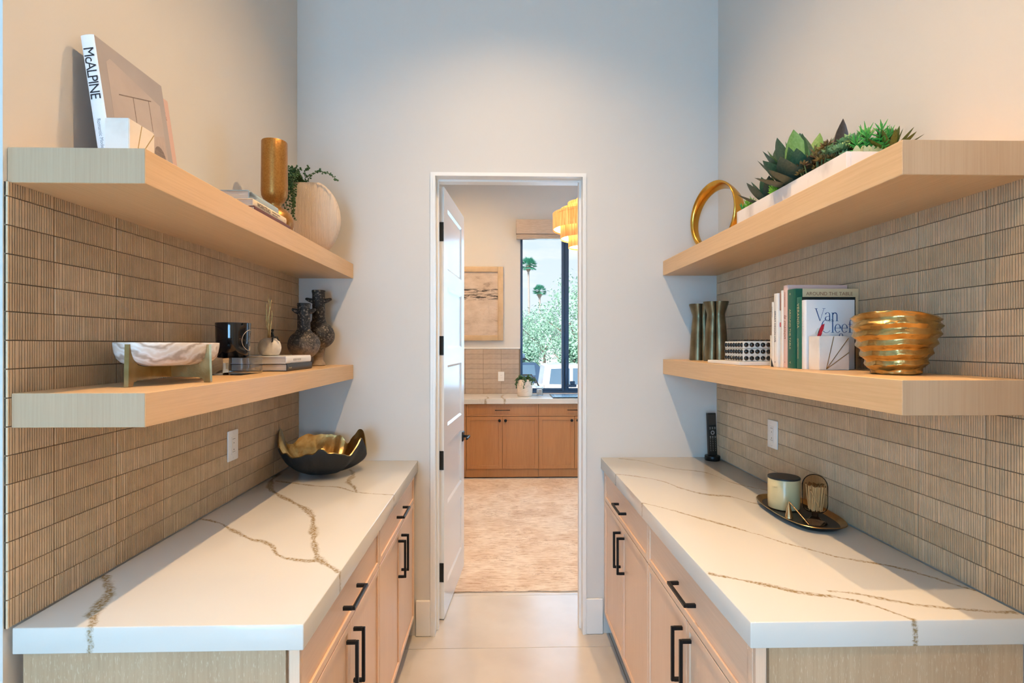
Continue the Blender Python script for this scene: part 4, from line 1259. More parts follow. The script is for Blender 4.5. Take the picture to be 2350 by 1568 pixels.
L_(nn.outputs[0], bp_.inputs['Height']); L_(bp_.outputs[0], b_.inputs['Normal'])
def clay_vase(label, loc, H, rb, zb, rn, zcol, lug, rotz):
    t = thing('clay_vase', label, 'vase', loc, (0, 0, rotz), 'dark clay vases with lug handles')
    pr = [(.030, 0), (.034, .003), (.032, .010), (.024, .022), (.022, .030)]
    for q in range(1, 18):
        a = -PI / 2 + .30 + (PI - .72) * q / 18
        pr.append((rb * math.cos(a), zb + rb * .92 * math.sin(a)))
    pr += [(rn * 1.05, zb + rb * .97), (rn, zb + rb * 1.15), (rn * .98, H - .02), (rn * 1.06, H - .006), (rn * 1.02, H), (rn * .85, H - .001), (rn * .75, H - .04), (.004, H - .05)]
    MB().lathe(pr, 44, fn=lambda r, z, a: r * (1 + .012 * math.sin(3 * a + z * 60) + .010 * mnoise.noise(Vector((math.cos(a) * 3, math.sin(a) * 3, z * 40))))).build('vessel', cm, t, 60)
    for s in (-1, 1):
        MB().tube([(s * rn * .7, 0, zcol - .008), (s * (rn + .008), 0, zcol - .003), (s * (lug - .006), 0, zcol + .003), (s * lug, 0, zcol + .005)], [.018, .0145, .0105, .006], 12, flat=.75).build('lug_handle', cm, t, 60)
    return t
clay_vase('shorter dark clay vase with lug handles beside the white book', (-.898, 2.478, SL2 + .0005), .294, .0715, .104, .0285, .262, .052, R(14))
clay_vase('taller dark clay vase with lug handles against the far wall', (-.890, 2.655, SL2 + .0005), .372, .0760, .150, .0305, .325, .062, R(8))

# ---- black and gold torn-rim bowl on the left counter
bw = thing('black_gold_bowl', 'black bowl with gilded inside and torn wavy rim on left counter', 'bowl', (-.818, 2.500, CTL + .0005))
nA, nR = 96, 22
def rim(a):
    # a: 0 = +x (right), pi/2 = far, pi = left, 3pi/2 = toward camera
    z = .118
    def bump(c, w_, h_):
        d = (a - c + PI) % (2 * PI) - PI
        return h_ * math.exp(-(d / w_) ** 2)
    z += bump(R(183), .22, .092) + bump(R(40), .34, .062) + bump(R(95), .55, .030) + bump(R(130), .25, .030) + bump(R(12), .16, -.045) + bump(R(-14), .20, .050) + bump(R(285), .13, .030) + bump(R(248), .16, -.012) + bump(R(70), .12, -.040) + bump(R(215), .14, .02) + bump(R(322), .2, -.012)
    z += .0035 * math.sin(11 * a) + .0025 * math.sin(23 * a + 1)
    return z
def bowl_pt(a, q, th=0.0):
    # q 0..1 from base centre to rim
    zr = rim(a)
    r = .197 * math.sin(q * 1.38) ** .9 / math.sin(1.38) ** .9
    zz = zr * (1 - math.cos(q * 1.50)) / (1 - math.cos(1.50))
    r *= 1 + .02 * mnoise.noise(Vector((math.cos(a) * 2, math.sin(a) * 2, q * 3)))
    r -= th; zz += th * .9
    return (r * math.cos(a) * 1.0, r * math.sin(a) * .93, max(zz, 0 if th == 0 else .004))
for nm, th, mt in (('outer_shell', 0.0, M['charcoal']), ('gilded_inside', .0042, M['gold'])):
    b = MB(); b.v.append((0, 0, 0 if th == 0 else .005))
    for j in range(1, nR + 1):
        for i in range(nA): b.v.append(bowl_pt(2 * PI * i / nA, j / nR, th))
    for i in range(nA): b.f.append((0, 1 + (i + 1) % nA, 1 + i))
    for j in range(nR - 1):
        for i in range(nA):
            k = (i + 1) % nA
            b.f.append((1 + j * nA + i, 1 + j * nA + k, 1 + (j + 1) * nA + k, 1 + (j + 1) * nA + i))
    me = bpy.data.meshes.new(nm); me.from_pydata(b.v, [], b.f); me.materials.append(mt)
    me.polygons.foreach_set('use_smooth', [True] * len(me.polygons))
    link(nm, me, bw)
b = MB()
for th in (0.0, .0042):
    for i in range(nA): b.v.append(bowl_pt(2 * PI * i / nA, 1.0, th))
for i in range(nA):
    k = (i + 1) % nA
    b.f.append((i, k, nA + k, nA + i))
b.build('torn_rim', M['brass'], bw, 60)
# ================================================================== RIGHT SIDE
# ---- gold ring sculpture
rg = thing('gold_ring', 'gold ring sculpture standing on the high right shelf', 'sculpture', (1.040, 2.520, SR1 + .0005), (0, 0, R(-71)))
M['gold_smooth'] = pmat('polished_gold', (.72, .40, .075), .22, 1.0, col2=(.60, .31, .05), scale=9, bump=.25, bscale=14)
n, m = 72, 16
RR = .152
b = MB()
for i in range(n):
    a = 2 * PI * i / n
    wv_ = .022 + .012 * (0.5 + .5 * math.cos(a - .5))       # band width
    tk_ = .012 + .004 * math.cos(a + 2.0)
    tw_ = .55 * math.sin(a)
    er = Vector((math.cos(a), 0, math.sin(a))); ey = Vector((0, 1, 0))
    c = er * RR * (1 + .02 * math.sin(2 * a)) + Vector((0, 0, RR + .020))
    for j in range(m):
        t = 2 * PI * j / m
        u, v = tk_ * math.cos(t), wv_ * math.sin(t)
        uu, vv = u * math.cos(tw_) - v * math.sin(tw_), u * math.sin(tw_) + v * math.cos(tw_)
        b.v.append(tuple(c + er * uu + ey * vv))
for i in range(n):
    for j in range(m):
        i2, j2 = (i + 1) % n, (j + 1) % m
        b.f.append((i * m + j, i2 * m + j, i2 * m + j2, i * m + j2))
zmin = min(v[2] for v in b.v); b.v = [(x, y, z - zmin) for (x, y, z) in b.v]
b.build('ring', M['gold_smooth'], rg, 80)

# ---- planter with succulents
PX0, PX1, PY0, PY1, PZ = .930, 1.085, 1.398, 2.052, .079
pl = thing('marble_planter', 'long white marble trough planter on the high right shelf', 'planter', (PX0, PY0, SR1 + .0005))
W_, D_ = PX1 - PX0, PY1 - PY0
b = MB().rbox(0, .012, 0, D_, 0, PZ, .001, 1).rbox(W_ - .012, W_, 0, D_, 0, PZ, .001, 1).rbox(.012, W_ - .012, 0, .012, 0, PZ, .001, 1).rbox(.012, W_ - .012, D_ - .012, D_, 0, PZ, .001, 1).box(.01, W_ - .01, .01, D_ - .01, .001, .012)
b.build('trough', M['marble_white'], pl)
M['soil'] = pmat('moss_soil', (.09, .07, .045), .95, col2=(.14, .11, .07), scale=80, bump=.8)
sl = MB(); ns = 24
for j in range(ns + 1):
    for i in range(7):
        sl.v.append((.0125 + (W_ - .025) * i / 6, .0125 + (D_ - .025) * j / ns, PZ - .012 + .006 * mnoise.noise(Vector((i * .9, j * .7, 2)))))
for j in range(ns):
    for i in range(6):
        a = j * 7 + i; sl.f.append((a, a + 1, a + 8, a + 7))
sl.build('soil', M['soil'], pl, 60)
def leafmat(name, c, c2): return pmat(name, c, .45, col2=c2, scale=26, bump=.08)
M['agave'] = leafmat('agave_deep_green', (.030, .085, .045), (.055, .125, .060))
M['agave_l'] = leafmat('agave_light_green', (.16, .30, .06), (.22, .36, .10))
M['agave_d'] = leafmat('agave_dusky', (.085, .105, .065), (.055, .075, .05))
M['olive'] = leafmat('olive_leaf', (.13, .155, .02), (.075, .085, .02))
M['brownleaf'] = leafmat('brown_leaf', (.10, .065, .045), (.065, .045, .035))
M['maroon'] = leafmat('maroon_rosette', (.085, .040, .018), (.20, .15, .04))
M['sage'] = leafmat('sage_rosette', (.26, .40, .17), (.17, .29, .11))
M['lime'] = leafmat('lime_sprig', (.16, .42, .03), (.28, .55, .08))
M['emerald'] = leafmat('emerald_sprig', (.03, .30, .05), (.10, .42, .08))
M['palegreen'] = leafmat('pale_tip', (.38, .40, .18), (.46, .47, .26))
def blade(mat, fold=.25, curl=.25, wide=.44, name='leaf'):
    """unit leaf along +x, tip at x=1, slightly folded and curled upward"""
    b = MB(); ns = 9
    for i in range(ns + 1):
        u = i / ns
        wdt = wide * .5 * (math.sin(PI * min(1, (u * .86 + .14)) ** 1.15) ** .85 if u < 1 else 0) + .0005
        zc = curl * u * u
        b.v += [(u, -wdt, zc + fold * wdt), (u, 0, zc), (u, wdt, zc + fold * wdt), (u, 0, zc - .03 * (1 - u))]
    for i in range(ns):
        a, c = i * 4, (i + 1) * 4
        b.f += [(a, a + 1, c + 1, c), (a + 1, a + 2, c + 2, c + 1), (a + 2, a + 3, c + 3, c + 2), (a + 3, a, c, c + 3)]
    return b.mesh(name, mat, 50)
BL = {}
for k in ('agave', 'agave_l', 'agave_d', 'olive', 'brownleaf', 'palegreen'):
    BL[k] = blade(M[k])
BLT = {k: blade(M[k], wide=.2, curl=.12) for k in ('olive', 'agave_d')}
def put(parent, me, base, az, el, L_, w_=1.0, roll=0.0):
    o = link('leaf', me, parent, base)
    d = Vector((math.cos(az) * math.cos(el), math.sin(az) * math.cos(el), math.sin(el)))
    y = Vector((-math.sin(az), math.cos(az), 0)); z_ = d.cross(y)
    if roll:
        q = Matrix.Rotation(roll, 3, d); y = q @ y; z_ = q @ z_
    mt = Matrix((d, y, z_)).transposed()
    o.rotation_euler = mt.to_euler()
    o.scale = (L_, L_ * w_, L_)
    return o
ZP = SR1 + PZ
def plant(name, label, x, y, z=ZP - .012):
    return thing(name, label, 'plant', (x, y, z), group='succulents in the marble planter')
# big deep-green agave in the middle
rnd = random.Random(11)
ag = plant('large_agave', 'largest deep green agave with broad pointed leaves in the planter', 1.005, 1.735)
spec = [('agave', 100, 40, .165, 1.0), ('agave', 135, 30, .15, 1.0), ('agave', 60, 62, .17, .95), ('agave', 15, 70, .15, .9), ('agave_l', 20, 55, .165, .85), ('agave_l', 85, 66, .165, .85), ('agave_l', 150, 42, .14, .8),
        ('agave', 185, 22, .125, 1.05), ('agave_d', 215, 14, .13, 1.1), ('agave_d', 250, 10, .125, 1.1), ('agave_l', 165, 30, .11, 1.0), ('agave', 120, 12, .14, 1.0), ('agave', 200, 50, .12, 1.0), ('agave', 300, 35, .13, 1.0), ('agave_d', 170, 3, .115, 1.05),
        ('agave', 345, 45, .14, 1.0), ('agave_l', 320, 60, .12, .8), ('agave', 75, 28, .13, .95), ('agave', 110, 52, .18, .95), ('agave', 165, 36, .14, 1.0), ('agave_l', 125, 58, .15, .8), ('agave', 235, 24, .12, 1.0), ('agave', 45, 48, .16, .9), ('agave_d', 195, 6, .12, 1.1)]
for (k, az, el, L_, w_) in spec:
    put(ag, BL[k], (rnd.uniform(-.006, .006), rnd.uniform(-.01, .01), rnd.uniform(0, .012)), R(az), R(el), L_ * 1.28, w_, rnd.uniform(-.25, .25))
# mid dusky agave toward the far end
a2 = plant('dusky_agave', 'dusky grey-green agave rosette near the far end of the planter', .992, 1.925)
for q in range(17):
    az = q * 137.5; el = 12 + 3.4 * q
    put(a2, BL['agave_d' if q % 3 else 'agave'], (0, 0, .002 + q * .0008), R(az), R(min(el, 66)), .128 - .0024 * q, .85, rnd.uniform(-.2, .2))
a2b = plant('small_agave', 'small dark agave between the dusky rosette and the large agave', 1.030, 1.842)
for q in range(12):
    az = q * 137.5 + 40; el = 20 + 4.2 * q
    put(a2b, BL['agave'], (0, 0, .002 + q * .001), R(az), R(min(el, 68)), .115 - .003 * q, .8)
# brown spear leaves
br = plant('brown_spears', 'upright brown spear leaves behind the maroon rosettes', 1.045, 1.600)
for (az, el, L_) in ((80, 82, .175), (250, 78, .165), (140, 66, .12), (30, 60, .11)):
    put(br, BL['brownleaf'], (0, 0, 0), R(az), R(el), L_, .62)
# clusters of small rosettes
def rosette_cluster(t, mat, centres, r0, leaf_n=14, seed=0, wide=.45):
    rnd = random.Random(seed); b = MB(); st = MB()
    for (cx, cy, cz, s) in centres:
        st.tube([(cx * .55, cy * .55, 0), (cx * .9, cy * .9, cz * .55), (cx, cy, cz)], .0022, 5)
        tilt = Matrix.Rotation(rnd.uniform(-.6, .6), 4, 'X') @ Matrix.Rotation(rnd.uniform(-.6, .6), 4, 'Y')
        for q in range(leaf_n):
            az = q * 2.399; el = .15 + 1.15 * q / leaf_n; L_ = r0 * s * (1.0 - .45 * q / leaf_n)
            d = Vector((math.cos(az) * math.cos(el), math.sin(az) * math.cos(el), math.sin(el))); y = Vector((-math.sin(az), math.cos(az), 0)); up = d.cross(y)
            P = [Vector((0, 0, 0)), d * L_ * .55 + y * L_ * wide * .5, d * L_ + up * L_ * .12, d * L_ * .55 - y * L_ * wide * .5, d * L_ * .5 - up * L_ * .16]
            P = [tilt @ p + Vector((cx, cy, cz)) for p in P]
            b.add([tuple(p) for p in P], [(0, 1, 2), (0, 2, 3), (0, 4, 1), (1, 4, 2), (2, 4, 3), (3, 4, 0)])
    st.build('stems', M['stem'], t, 60)
    tag(b.build('rosettes', mat, t), kind='stuff')
mr_ = plant('maroon_sedum', 'clump of small maroon brown rosettes in the planter', .972, 1.590)
cs = [(rnd.uniform(-.030, .05), rnd.uniform(-.085, .075), rnd.uniform(.018, .072), rnd.uniform(.8, 1.3)) for _ in range(36)]
rosette_cluster(mr_, M['maroon'], cs, .025, 14, 3)
sg = plant('sage_sedum', 'pale sage green cluster of small rosettes in the planter', 1.010, 1.492)
cs = [(rnd.uniform(-.045, .045), rnd.uniform(-.055, .050), rnd.uniform(.020, .090), rnd.uniform(.8, 1.2)) for _ in range(30)]
rosette_cluster(sg, M['sage'], cs, .026, 16, 4, .6)
def sprig(t, mat, stems, leafL, seed, per=34):
    rnd = random.Random(seed); b = MB(); st = MB()
    for (x0, y0, x1, y1, h) in stems:
        st.tube([(x0, y0, 0), ((x0 + x1) / 2, (y0 + y1) / 2, h * .55), (x1, y1, h)], .0018, 5)
        for q in range(per):
            u = .25 + .75 * q / per
            p = Vector((x0 + (x1 - x0) * u, y0 + (y1 - y0) * u, h * u))
            az = q * 2.399; el = .1 + 1.0 * max(0, u - .6) / .4
            d = Vector((math.cos(az) * math.cos(el), math.sin(az) * math.cos(el), math.sin(el)))
            L_ = leafL * rnd.uniform(.8, 1.15)
            b.tube([tuple(p), tuple(p + d * L_ * .55 + Vector((0, 0, .0015))), tuple(p + d * L_ + Vector((0, 0, .004)))], [.0012, .0022, .0004], 4)
    st.build('stems', M['stem'], t, 60)
    tag(b.build('needles', mat, t, 60), kind='stuff')
em = plant('emerald_sprigs', 'bright emerald spiky sprigs near the camera end of the planter', 1.020, 1.433)
sprig(em, M['emerald'], [(0, 0, -.02, -.012, .072), (.01, .0, .018, -.02, .082), (0, .01, -.008, .022, .080), (.01, .01, .045, .012, .075), (.02, 0, .055, -.012, .062), (-.01, 0, -.045, .0, .05), (.01, -.01, .03, -.03, .06)], .026, 5)
ol = plant('olive_agave', 'spiky olive green agave at the camera end of the planter', 1.066, 1.418)
for q in range(24):
    az = q * 137.5; el = 8 + 2.9 * q
    put(ol, BLT['olive'], (0, 0, .012), R(az), R(min(el, 76)), .088 - .001 * q, 1.0)
for az, L_ in ((150, .085), (110, .075), (60, .07)):
    put(ol, BL['brownleaf'], (-.02, .01, .012), R(az), R(72), L_, .5)
lm = plant('lime_sprig', 'small lime green sprig at the planter front beside the large agave', .9475, 1.800)
sprig(lm, M['lime'], [(0, 0, -.006, .004, .044), (0, .004, -.002, .016, .036), (0, -.004, .004, -.014, .030)], .015, 6)
fs_ = plant('feathery_sprig', 'feathery green sprigs at the far end of the planter', .972, 2.020)
sprig(fs_, M['lime'], [(0, 0, -.010, .015, .042), (0, 0, .010, .020, .05)], .019, 7)
fs2 = plant('dark_feathery_sprig', 'dark green feathery tuft overhanging the far end of the planter', .985, 2.033)
sprig(fs2, M['emerald'], [(0, 0, -.03, .030, .030), (0, 0, .0, .045, .034), (.01, 0, .03, .03, .04)], .021, 8)
tp_ = plant('pale_tips', 'row of pale plump succulent tips at the camera end of the planter', 1.000, 1.417)
for q in range(7):
    put(tp_, BL['palegreen'], (-.03 + q * .011, .0, .004), R(270 + rnd.uniform(-40, 40)), R(62), .030, 1.3)

# ---- pinched bronze vase
H = .277
prof = [(.0605, 0), (.060, .008), (.0575, .06), (.0535, .12), (.0485, .175), (.0445, .208), (.0435, .216), (.0455, .226), (.0545, .252), (.0625, .2735), (.063, H), (.0595, H), (.036, .22), (.002, .20)]
def lobes(r, z, t):
    q = abs(math.cos(2 * t))
    return r * (.66 + .34 * q ** .36)
for (lab, x, y, a) in (('pinched antique bronze vase, the nearer of the pair, beside the studded box', 1.022, 2.474, 20), ('pinched antique bronze vase, the farther of the pair, against the far wall', 1.006, 2.618, 27)):
    bz = thing('bronze_vase', lab, 'vase', (x, y, SR2 + .0005), (0, 0, R(a)), 'pair of bronze vases')
    MB().lathe(prof, 128, fn=lobes).build('vessel', M['bronze'], bz, 38)

# ---- white tray, studded box
tag(MB().rbox(.884, 1.085, 1.930, 2.225, SR2 + .0005, SR2 + .0125, .001, 1).build('white_board', pmat('white_lacquer', (.80, .76, .70), .35, bump=.02)), 'thin white board under the black studded box', 'board')
bx = thing('studded_box', 'white box covered with glossy black dome studs', 'box', (.918, 1.972, SR2 + .0130))
BX, BY, BZ = .150, .160, .076
M['bone'] = pmat('white_bone', (.76, .70, .62), .4, col2=(.70, .63, .54), scale=40, bump=.05)
MB().rbox(0, BX, 0, BY, 0, .0485, .001, 1).build('base', M['bone'], bx)
MB().rbox(0, BX, 0, BY, .0495, BZ, .001, 1).build('lid', M['bone'], bx)
M['stud'] = pmat('black_stud', (.008, .008, .009), .12, coat=.3, bump=.01)
stud = MB().lathe([(.0088, 0), (.0084, .0022), (.0068, .0046), (.0040, .0062), (.0006, .0068)], 16).mesh('stud', M['stud'], 60)
for r_i, zz in enumerate((.012, .037, .0625)):
    for c in range(7):
        link('stud', stud, bx, (.0115 + c * .0212, 0, zz), (PI / 2, 0, 0))
        link('stud', stud, bx, (0, .0120 + c * .0226, zz), (0, -PI / 2, 0))
for i in range(7):
    for j in range(7):
        link('stud', stud, bx, (.0115 + i * .0212, .0120 + j * .0226, BZ))

# ---- upright books, camera side first
c_van = pmat('cover_jewellery_white', (.76, .745, .735), .3, bump=.01)
c_dkg = cover('bottle_green', (.012, .10, .06), .35); c_dkg2 = cover('deep_green', (.02, .12, .075), .35); c_tan = cover('tan', (.74, .52, .29), .5)
c_blk = cover('dark_strip', (.02, .022, .02), .25); c_pk = cover('blush', (.70, .47, .40)); c_ivory = cover('ivory', (.76, .70, .62)); c_brn = cover('rust', (.28, .13, .08)); c_ylw = cover('parchment', (.68, .58, .44))
SX = .946
G = 'upright books on the right shelf'
def std(label, y1, t_, w_, h_, mat, **k):
    return book(label, w_, h_, t_, mat, (SX + k.pop('dx', 0), y1, SR2 + .0005), STAND, group=G, **k)
vb = std('white book with large navy lettering and a red bird, front of the upright row', 1.6330, .0235, .150, .2135, c_van)
# display lettering built from thick and hairline strokes
def stroke_text(parent, glyphs, org, size, mat):
    def seg(b, p, q, w0, w1):
        p, q = Vector(p), Vector(q); d = (q - p)
        if d.length < 1e-6: return
        nrm = Vector((-d.y, d.x)).normalized()
        b.prism([tuple(p - nrm * w0 / 2), tuple(q - nrm * w1 / 2), tuple(q + nrm * w1 / 2), tuple(p + nrm * w0 / 2)], 2, org[2], org[2] + .00015)
    x = org[0]
    for g in glyphs:
        b = MB()
        for st_ in g['s']:
            for (p, q) in zip(st_[:-1], st_[1:]):
                seg(b, (x + p[0] * size, org[1] + p[1] * size), (x + q[0] * size, org[1] + q[1] * size), p[2] * size, q[2] * size)
        b.build('letter', mat, parent)
        x += g['a'] * size
T, K = .030, .085
def arc(cx, cy, rx, ry, a0, a1, n=14, thick=lambda a: T):
    return [(cx + rx * math.cos(R(a0 + (a1 - a0) * i / n)), cy + ry * math.sin(R(a0 + (a1 - a0) * i / n)), thick(a0 + (a1 - a0) * i / n)) for i in range(n + 1)]
round_t = lambda a: T + (K - T) * abs(math.cos(R(a))) ** 2
GL = {
 'V': dict(a=.78, s=[[(.08, 1, K), (.42, 0, K * .8)], [(.42, 0, T), (.74, 1, T)], [(-.02, 1, T), (.22, 1, T)], [(.62, 1, T), (.86, 1, T)]]),
 'a': dict(a=.56, s=[arc(.26, .50, .17, .18, 170, 20, 8, round_t) + [(.43, .44, K), (.43, .06, K), (.52, 0, T)], arc(.25, .18, .18, .18, 80, 360, 12, round_t), [(.28, .36, T), (.43, .40, T)]]),
 'n': dict(a=.62, s=[[(.12, .66, K), (.12, 0, K)], arc(.30, .46, .17, .20, 170, 0, 8, lambda a: T + .05) , [(.47, .46, K), (.47, 0, K)], [(.0, 0, T), (.24, 0, T)], [(.36, 0, T), (.58, 0, T)], [(.0, .66, T), (.12, .66, T)]]),
 'C': dict(a=.80, s=[arc(.42, .5, .38, .52, 40, 320, 22, lambda a: T + (K - T) * max(0, -math.cos(R(a))) ** 1.5)]),
 'l': dict(a=.28, s=[[(.13, 1.05, K), (.13, 0, K)], [(.0, 0, T), (.26, 0, T)], [(.0, 1.05, T), (.13, 1.05, T)]]),
 'e': dict(a=.56, s=[arc(.27, .33, .22, .34, 0, 320, 18, round_t), [(.05, .35, T), (.49, .35, T)]]),
 'f': dict(a=.36, s=[[(.15, 0, K), (.15, .85, K)], arc(.30, .85, .15, .20, 180, 40, 8, lambda a: T + .03), [(.0, .66, T), (.36, .66, T)], [(.02, 0, T), (.30, 0, T)]]),
 '&': dict(a=.9, s=[arc(.36, .78, .17, .22, -60, 240, 14, round_t), [(.25, .60, K), (.72, .02, K)], arc(.33, .26, .28, .28, 110, 350, 12, round_t), [(.62, .22, T), (.72, .46, T)]]),
 'A': dict(a=.8, s=[[(.0, 0, T), (.40, 1, T)], [(.40, 1, K), (.76, 0, K)], [(.14, .36, T), (.60, .36, T)]]),
}
zc_ = .0236
stroke_text(vb, [GL[c] for c in 'Van'], (.026, .1485, zc_), .038, M['ink_blue'])
stroke_text(vb, [GL[c] for c in 'Cleef'], (.046, .1130, zc_), .038, M['ink_blue'])
stroke_text(vb, [GL['&']], (.096, .078, zc_), .032, M['ink_blue'])
lettering('ARPELS', .024, M['ink_blue'], vb, cover_m(.045, .036, zc_))
# red bird clip printed on the cover
bd_ = MB()
bd_.prism([(.045, .105), (.056, .128), (.060, .150), (.050, .146), (.041, .128), (.036, .108)], 2, zc_ + .0002, zc_ + .0004)
bd_.prism([(.030, .098), (.040, .112), (.060, .106), (.070, .112), (.074, .102), (.062, .094), (.040, .092)], 2, zc_ + .0002, zc_ + .0004)
bd_.v = [(x - .004, y - .010, z) for (x, y, z) in bd_.v]
bd_.build('bird_print', M['ink_red'], vb)
MB().prism([(.026, .112), (.034, .126), (.042, .128), (.038, .112), (.030, .104)], 2, zc_ + .0002, zc_ + .0004).build('wing_print', M['ink_pale'], vb)
MB().prism([(.047, .112), (.055, .128), (.057, .142), (.0555, .128), (.049, .111)], 2, zc_ + .0004, zc_ + .0006).build('feather_print', M['ink_pale'], vb)
lettering('Van Cleef & Arpels', .0095, M['ink_pale'], vb, spine_m(.175, .008, -.0038))
gb_ = std('deep green book with dark cover, directly behind the white jewellery book', 1.6630, .0285, .170, .2245, c_blk, spine_mat=c_dkg2)
lettering('VERANDA', .016, M['ink_gold'], gb_, spine_m(.205, .008, -.0038), space=1.1); lettering('ENTERTAINING', .009, M['ink_gold'], gb_, spine_m(.095, .010, -.0038))
at_ = std('thick bottle green and tan book lettered AROUND THE TABLE', 1.7110, .0465, .203, .2535, c_tan, spine_mat=c_dkg, dx=-.003)
MB().box(-.0003, .022, -.0003, .2538, .0463, .0468).build('cloth_joint', c_dkg, at_)
lettering('AROUND THE TABLE', .0155, M['ink_rust'], at_, cover_m(.034, .2325, .0466), sx=1.02)
lettering('AROUND THE TABLE', .0135, M['ink_gold'], at_, spine_m(.190, .016, -.0038)); lettering('Y', .012, M['ink_gold'], at_, spine_m(.022, .017, -.0038)); lettering('IE', .009, M['ink_gold'], at_, spine_m(.242, .018, -.0038))
lp = std('tall blush pink book lettered la maison behind the green books', 1.7395, .0275, .195, .2705, c_pk)
lettering('la maison', .021, M['ink_rust'], lp, spine_m(.175, .008, -.0038), shear=.35); lettering('INSPIRATIONS', .0075, M['ink_rust'], lp, spine_m(.248, .010, -.0038)); lettering('II', .008, M['ink_rust'], lp, spine_m(.020, .010, -.0038))
cb = std('ivory book lettered Creative House beside the blush pink book', 1.7545, .0140, .18, .2560, c_ivory)
lettering('Creative House', .0105, M['ink_pale'], cb, spine_m(.160, .003, -.0038))
rb_ = std('thin rust and ivory book between the ivory books', 1.7660, .0105, .18, .2490, c_ivory, dx=.004)
MB().box(-.0042, -.0036, .19, .249, .0012, .0093).build('spine_panel', c_brn, rb_); MB().box(-.0042, -.0036, .135, .150, .0012, .0093).build('spine_panel', M['ink_red'], rb_)
dd = std('ivory book lettered DREAM DESIGN LIVE in the upright row', 1.7930, .0260, .18, .2490, c_ivory, dx=-.004)
lettering('DREAM DESIGN LIVE', .0125, M['ink'], dd, spine_m(.190, .008, -.0038), sx=.92); lettering('PALOMA CONTRERAS', .0062, M['ink_grey'], dd, spine_m(.238, .010, -.0038)); lettering('o', .012, M['ink'], dd, spine_m(.020, .009, -.0038))
sb_ = std('ivory paperback with dark corner at its foot, far side of the row', 1.8120, .0180, .17, .2220, c_ivory, dx=-.002)
lettering('Beth Webb', .0085, M['ink_grey'], sb_, spine_m(.195, .006, -.0038)) if False else lettering('Still Styled', .0085, M['ink_grey'], sb_, spine_m(.205, .006, -.0038))
MB().prism([(0, 0.0), (.016, 0.0), (.016, .030)], 0, -.0042, -.0036).xf(frame_m((0, 0, .017), (1, 0, 0), (0, 1, 0)) @ Matrix(((1, 0, 0, 0), (0, 0, 1, 0), (0, -1, 0, 0), (0, 0, 0, 1)))).build('spine_corner', M['ink'], sb_)
std('small parchment book, shortest at the far end of the upright row', 1.8260, .0130, .13, .1080, c_ylw)

# ---- hammered gold bowl
gbw = thing('gold_bowl', 'ridged hammered gold bowl at the end of the right shelf', 'bowl', (1.015, 1.335, SR2 + .0005))
b = MB(); n = 120; rows = 66
def gb_r(q):    # q 0..1 height fraction
    r = .046 + .046 * min(1, q / .72) ** .72 + .002 * max(0, q - .72)
    return r
vs = []
HB = .150
for j in range(rows + 1):
    q = j / rows
    for i in range(n):
        a = 2 * PI * i / n
        ph_ = q * 6.0 + .20 * math.sin(2 * a + 1) + .12 * math.sin(3 * a) + .05 * math.sin(7 * a)
        saw = abs(((ph_ + .5) % 1.0) - .5) * 2           # 0 at ridge crest .. 1
        rdg = .0085 * (1 - saw ** .85) + .0010 * mnoise.noise(Vector((math.cos(a) * 2.5, math.sin(a) * 2.5, q * 9)))
        r = gb_r(q) - .002 + rdg + .0012 * mnoise.noise(Vector((math.cos(a) * 6, math.sin(a) * 6, q * 22)))
        zz = HB * q * (1 + .075 * math.sin(2 * a + R(20)) * q ** 3 + .02 * math.sin(3 * a) * q ** 2)
        vs.append((r * math.cos(a), r * math.sin(a), zz))
for j in range(rows):
    for i in range(n):
        k = (i + 1) % n
        b.f.append((j * n + i, j * n + k, (j + 1) * n + k, (j + 1) * n + i))
inner0 = len(vs)
for j in range(13):
    q = 1 - j / 12
    for i in range(n):
        a = 2 * PI * i / n
        zz = HB * max(q, .04) * (1 + .075 * math.sin(2 * a + R(20)) * q ** 3 + .02 * math.sin(3 * a) * q ** 2)
        r = max(.002, gb_r(q) - .0065) if j < 12 else .002
        vs.append((r * math.cos(a), r * math.sin(a), zz + (.0005 if j == 0 else 0)))
for i in range(n):
    k = (i + 1) % n
    b.f.append((rows * n + i, rows * n + k, inner0 + k, inner0 + i))
for j in range(12):
    for i in range(n):
        k = (i + 1) % n
        b.f.append((inner0 + j * n + i, inner0 + j * n + k, inner0 + (j + 1) * n + k, inner0 + (j + 1) * n + i))
b.f.append(tuple(range(n)))
b.v = vs
b.build('vessel', M['gold'], gbw, 60)

# ---- oval tray with candle, snuffer and match cloche
ty = thing('oval_tray', 'oval black tray with brass rim on the right counter', 'tray', (1.036, 1.812, CTR + .0005), (0, 0, R(-2)))
def oval(rx, ry, z, n=72, e=.72):
    return [(rx * math.copysign(abs(math.cos(t)) ** e, math.cos(t)), ry * math.copysign(abs(math.sin(t)) ** e, math.sin(t)), z) for t in [2 * PI * i / n for i in range(n)]]
def loft(rings, cap0=True, cap1=True):
    b = MB(); n = len(rings[0])
    for r_ in rings: b.v += r_
    for j in range(len(rings) - 1):
        for i in range(n):
            k = (i + 1) % n
            b.f.append((j * n + i, j * n + k, (j + 1) * n + k, (j + 1) * n + i))
    if cap0: b.f.append(tuple(range(n - 1, -1, -1)))
    if cap1: b.f.append(tuple((len(rings) - 1) * n + i for i in range(n)))
    return b
M['tray_black'] = pmat('tray_black', (.014, .012, .010), .35, bump=.35, scale=140)
loft([oval(.068, .162, 0), oval(.077, .173, .003), oval(.0975, .192, .0175), oval(.0985, .193, .0180)], cap1=False).build('underside', M['black'], ty, 50)
loft([oval(.0995, .194, .0182), oval(.0975, .192, .0200), oval(.0865, .181, .0135), oval(.0800, .1745, .0075)], False, False).build('brass_rim', M['brass'], ty, 50)
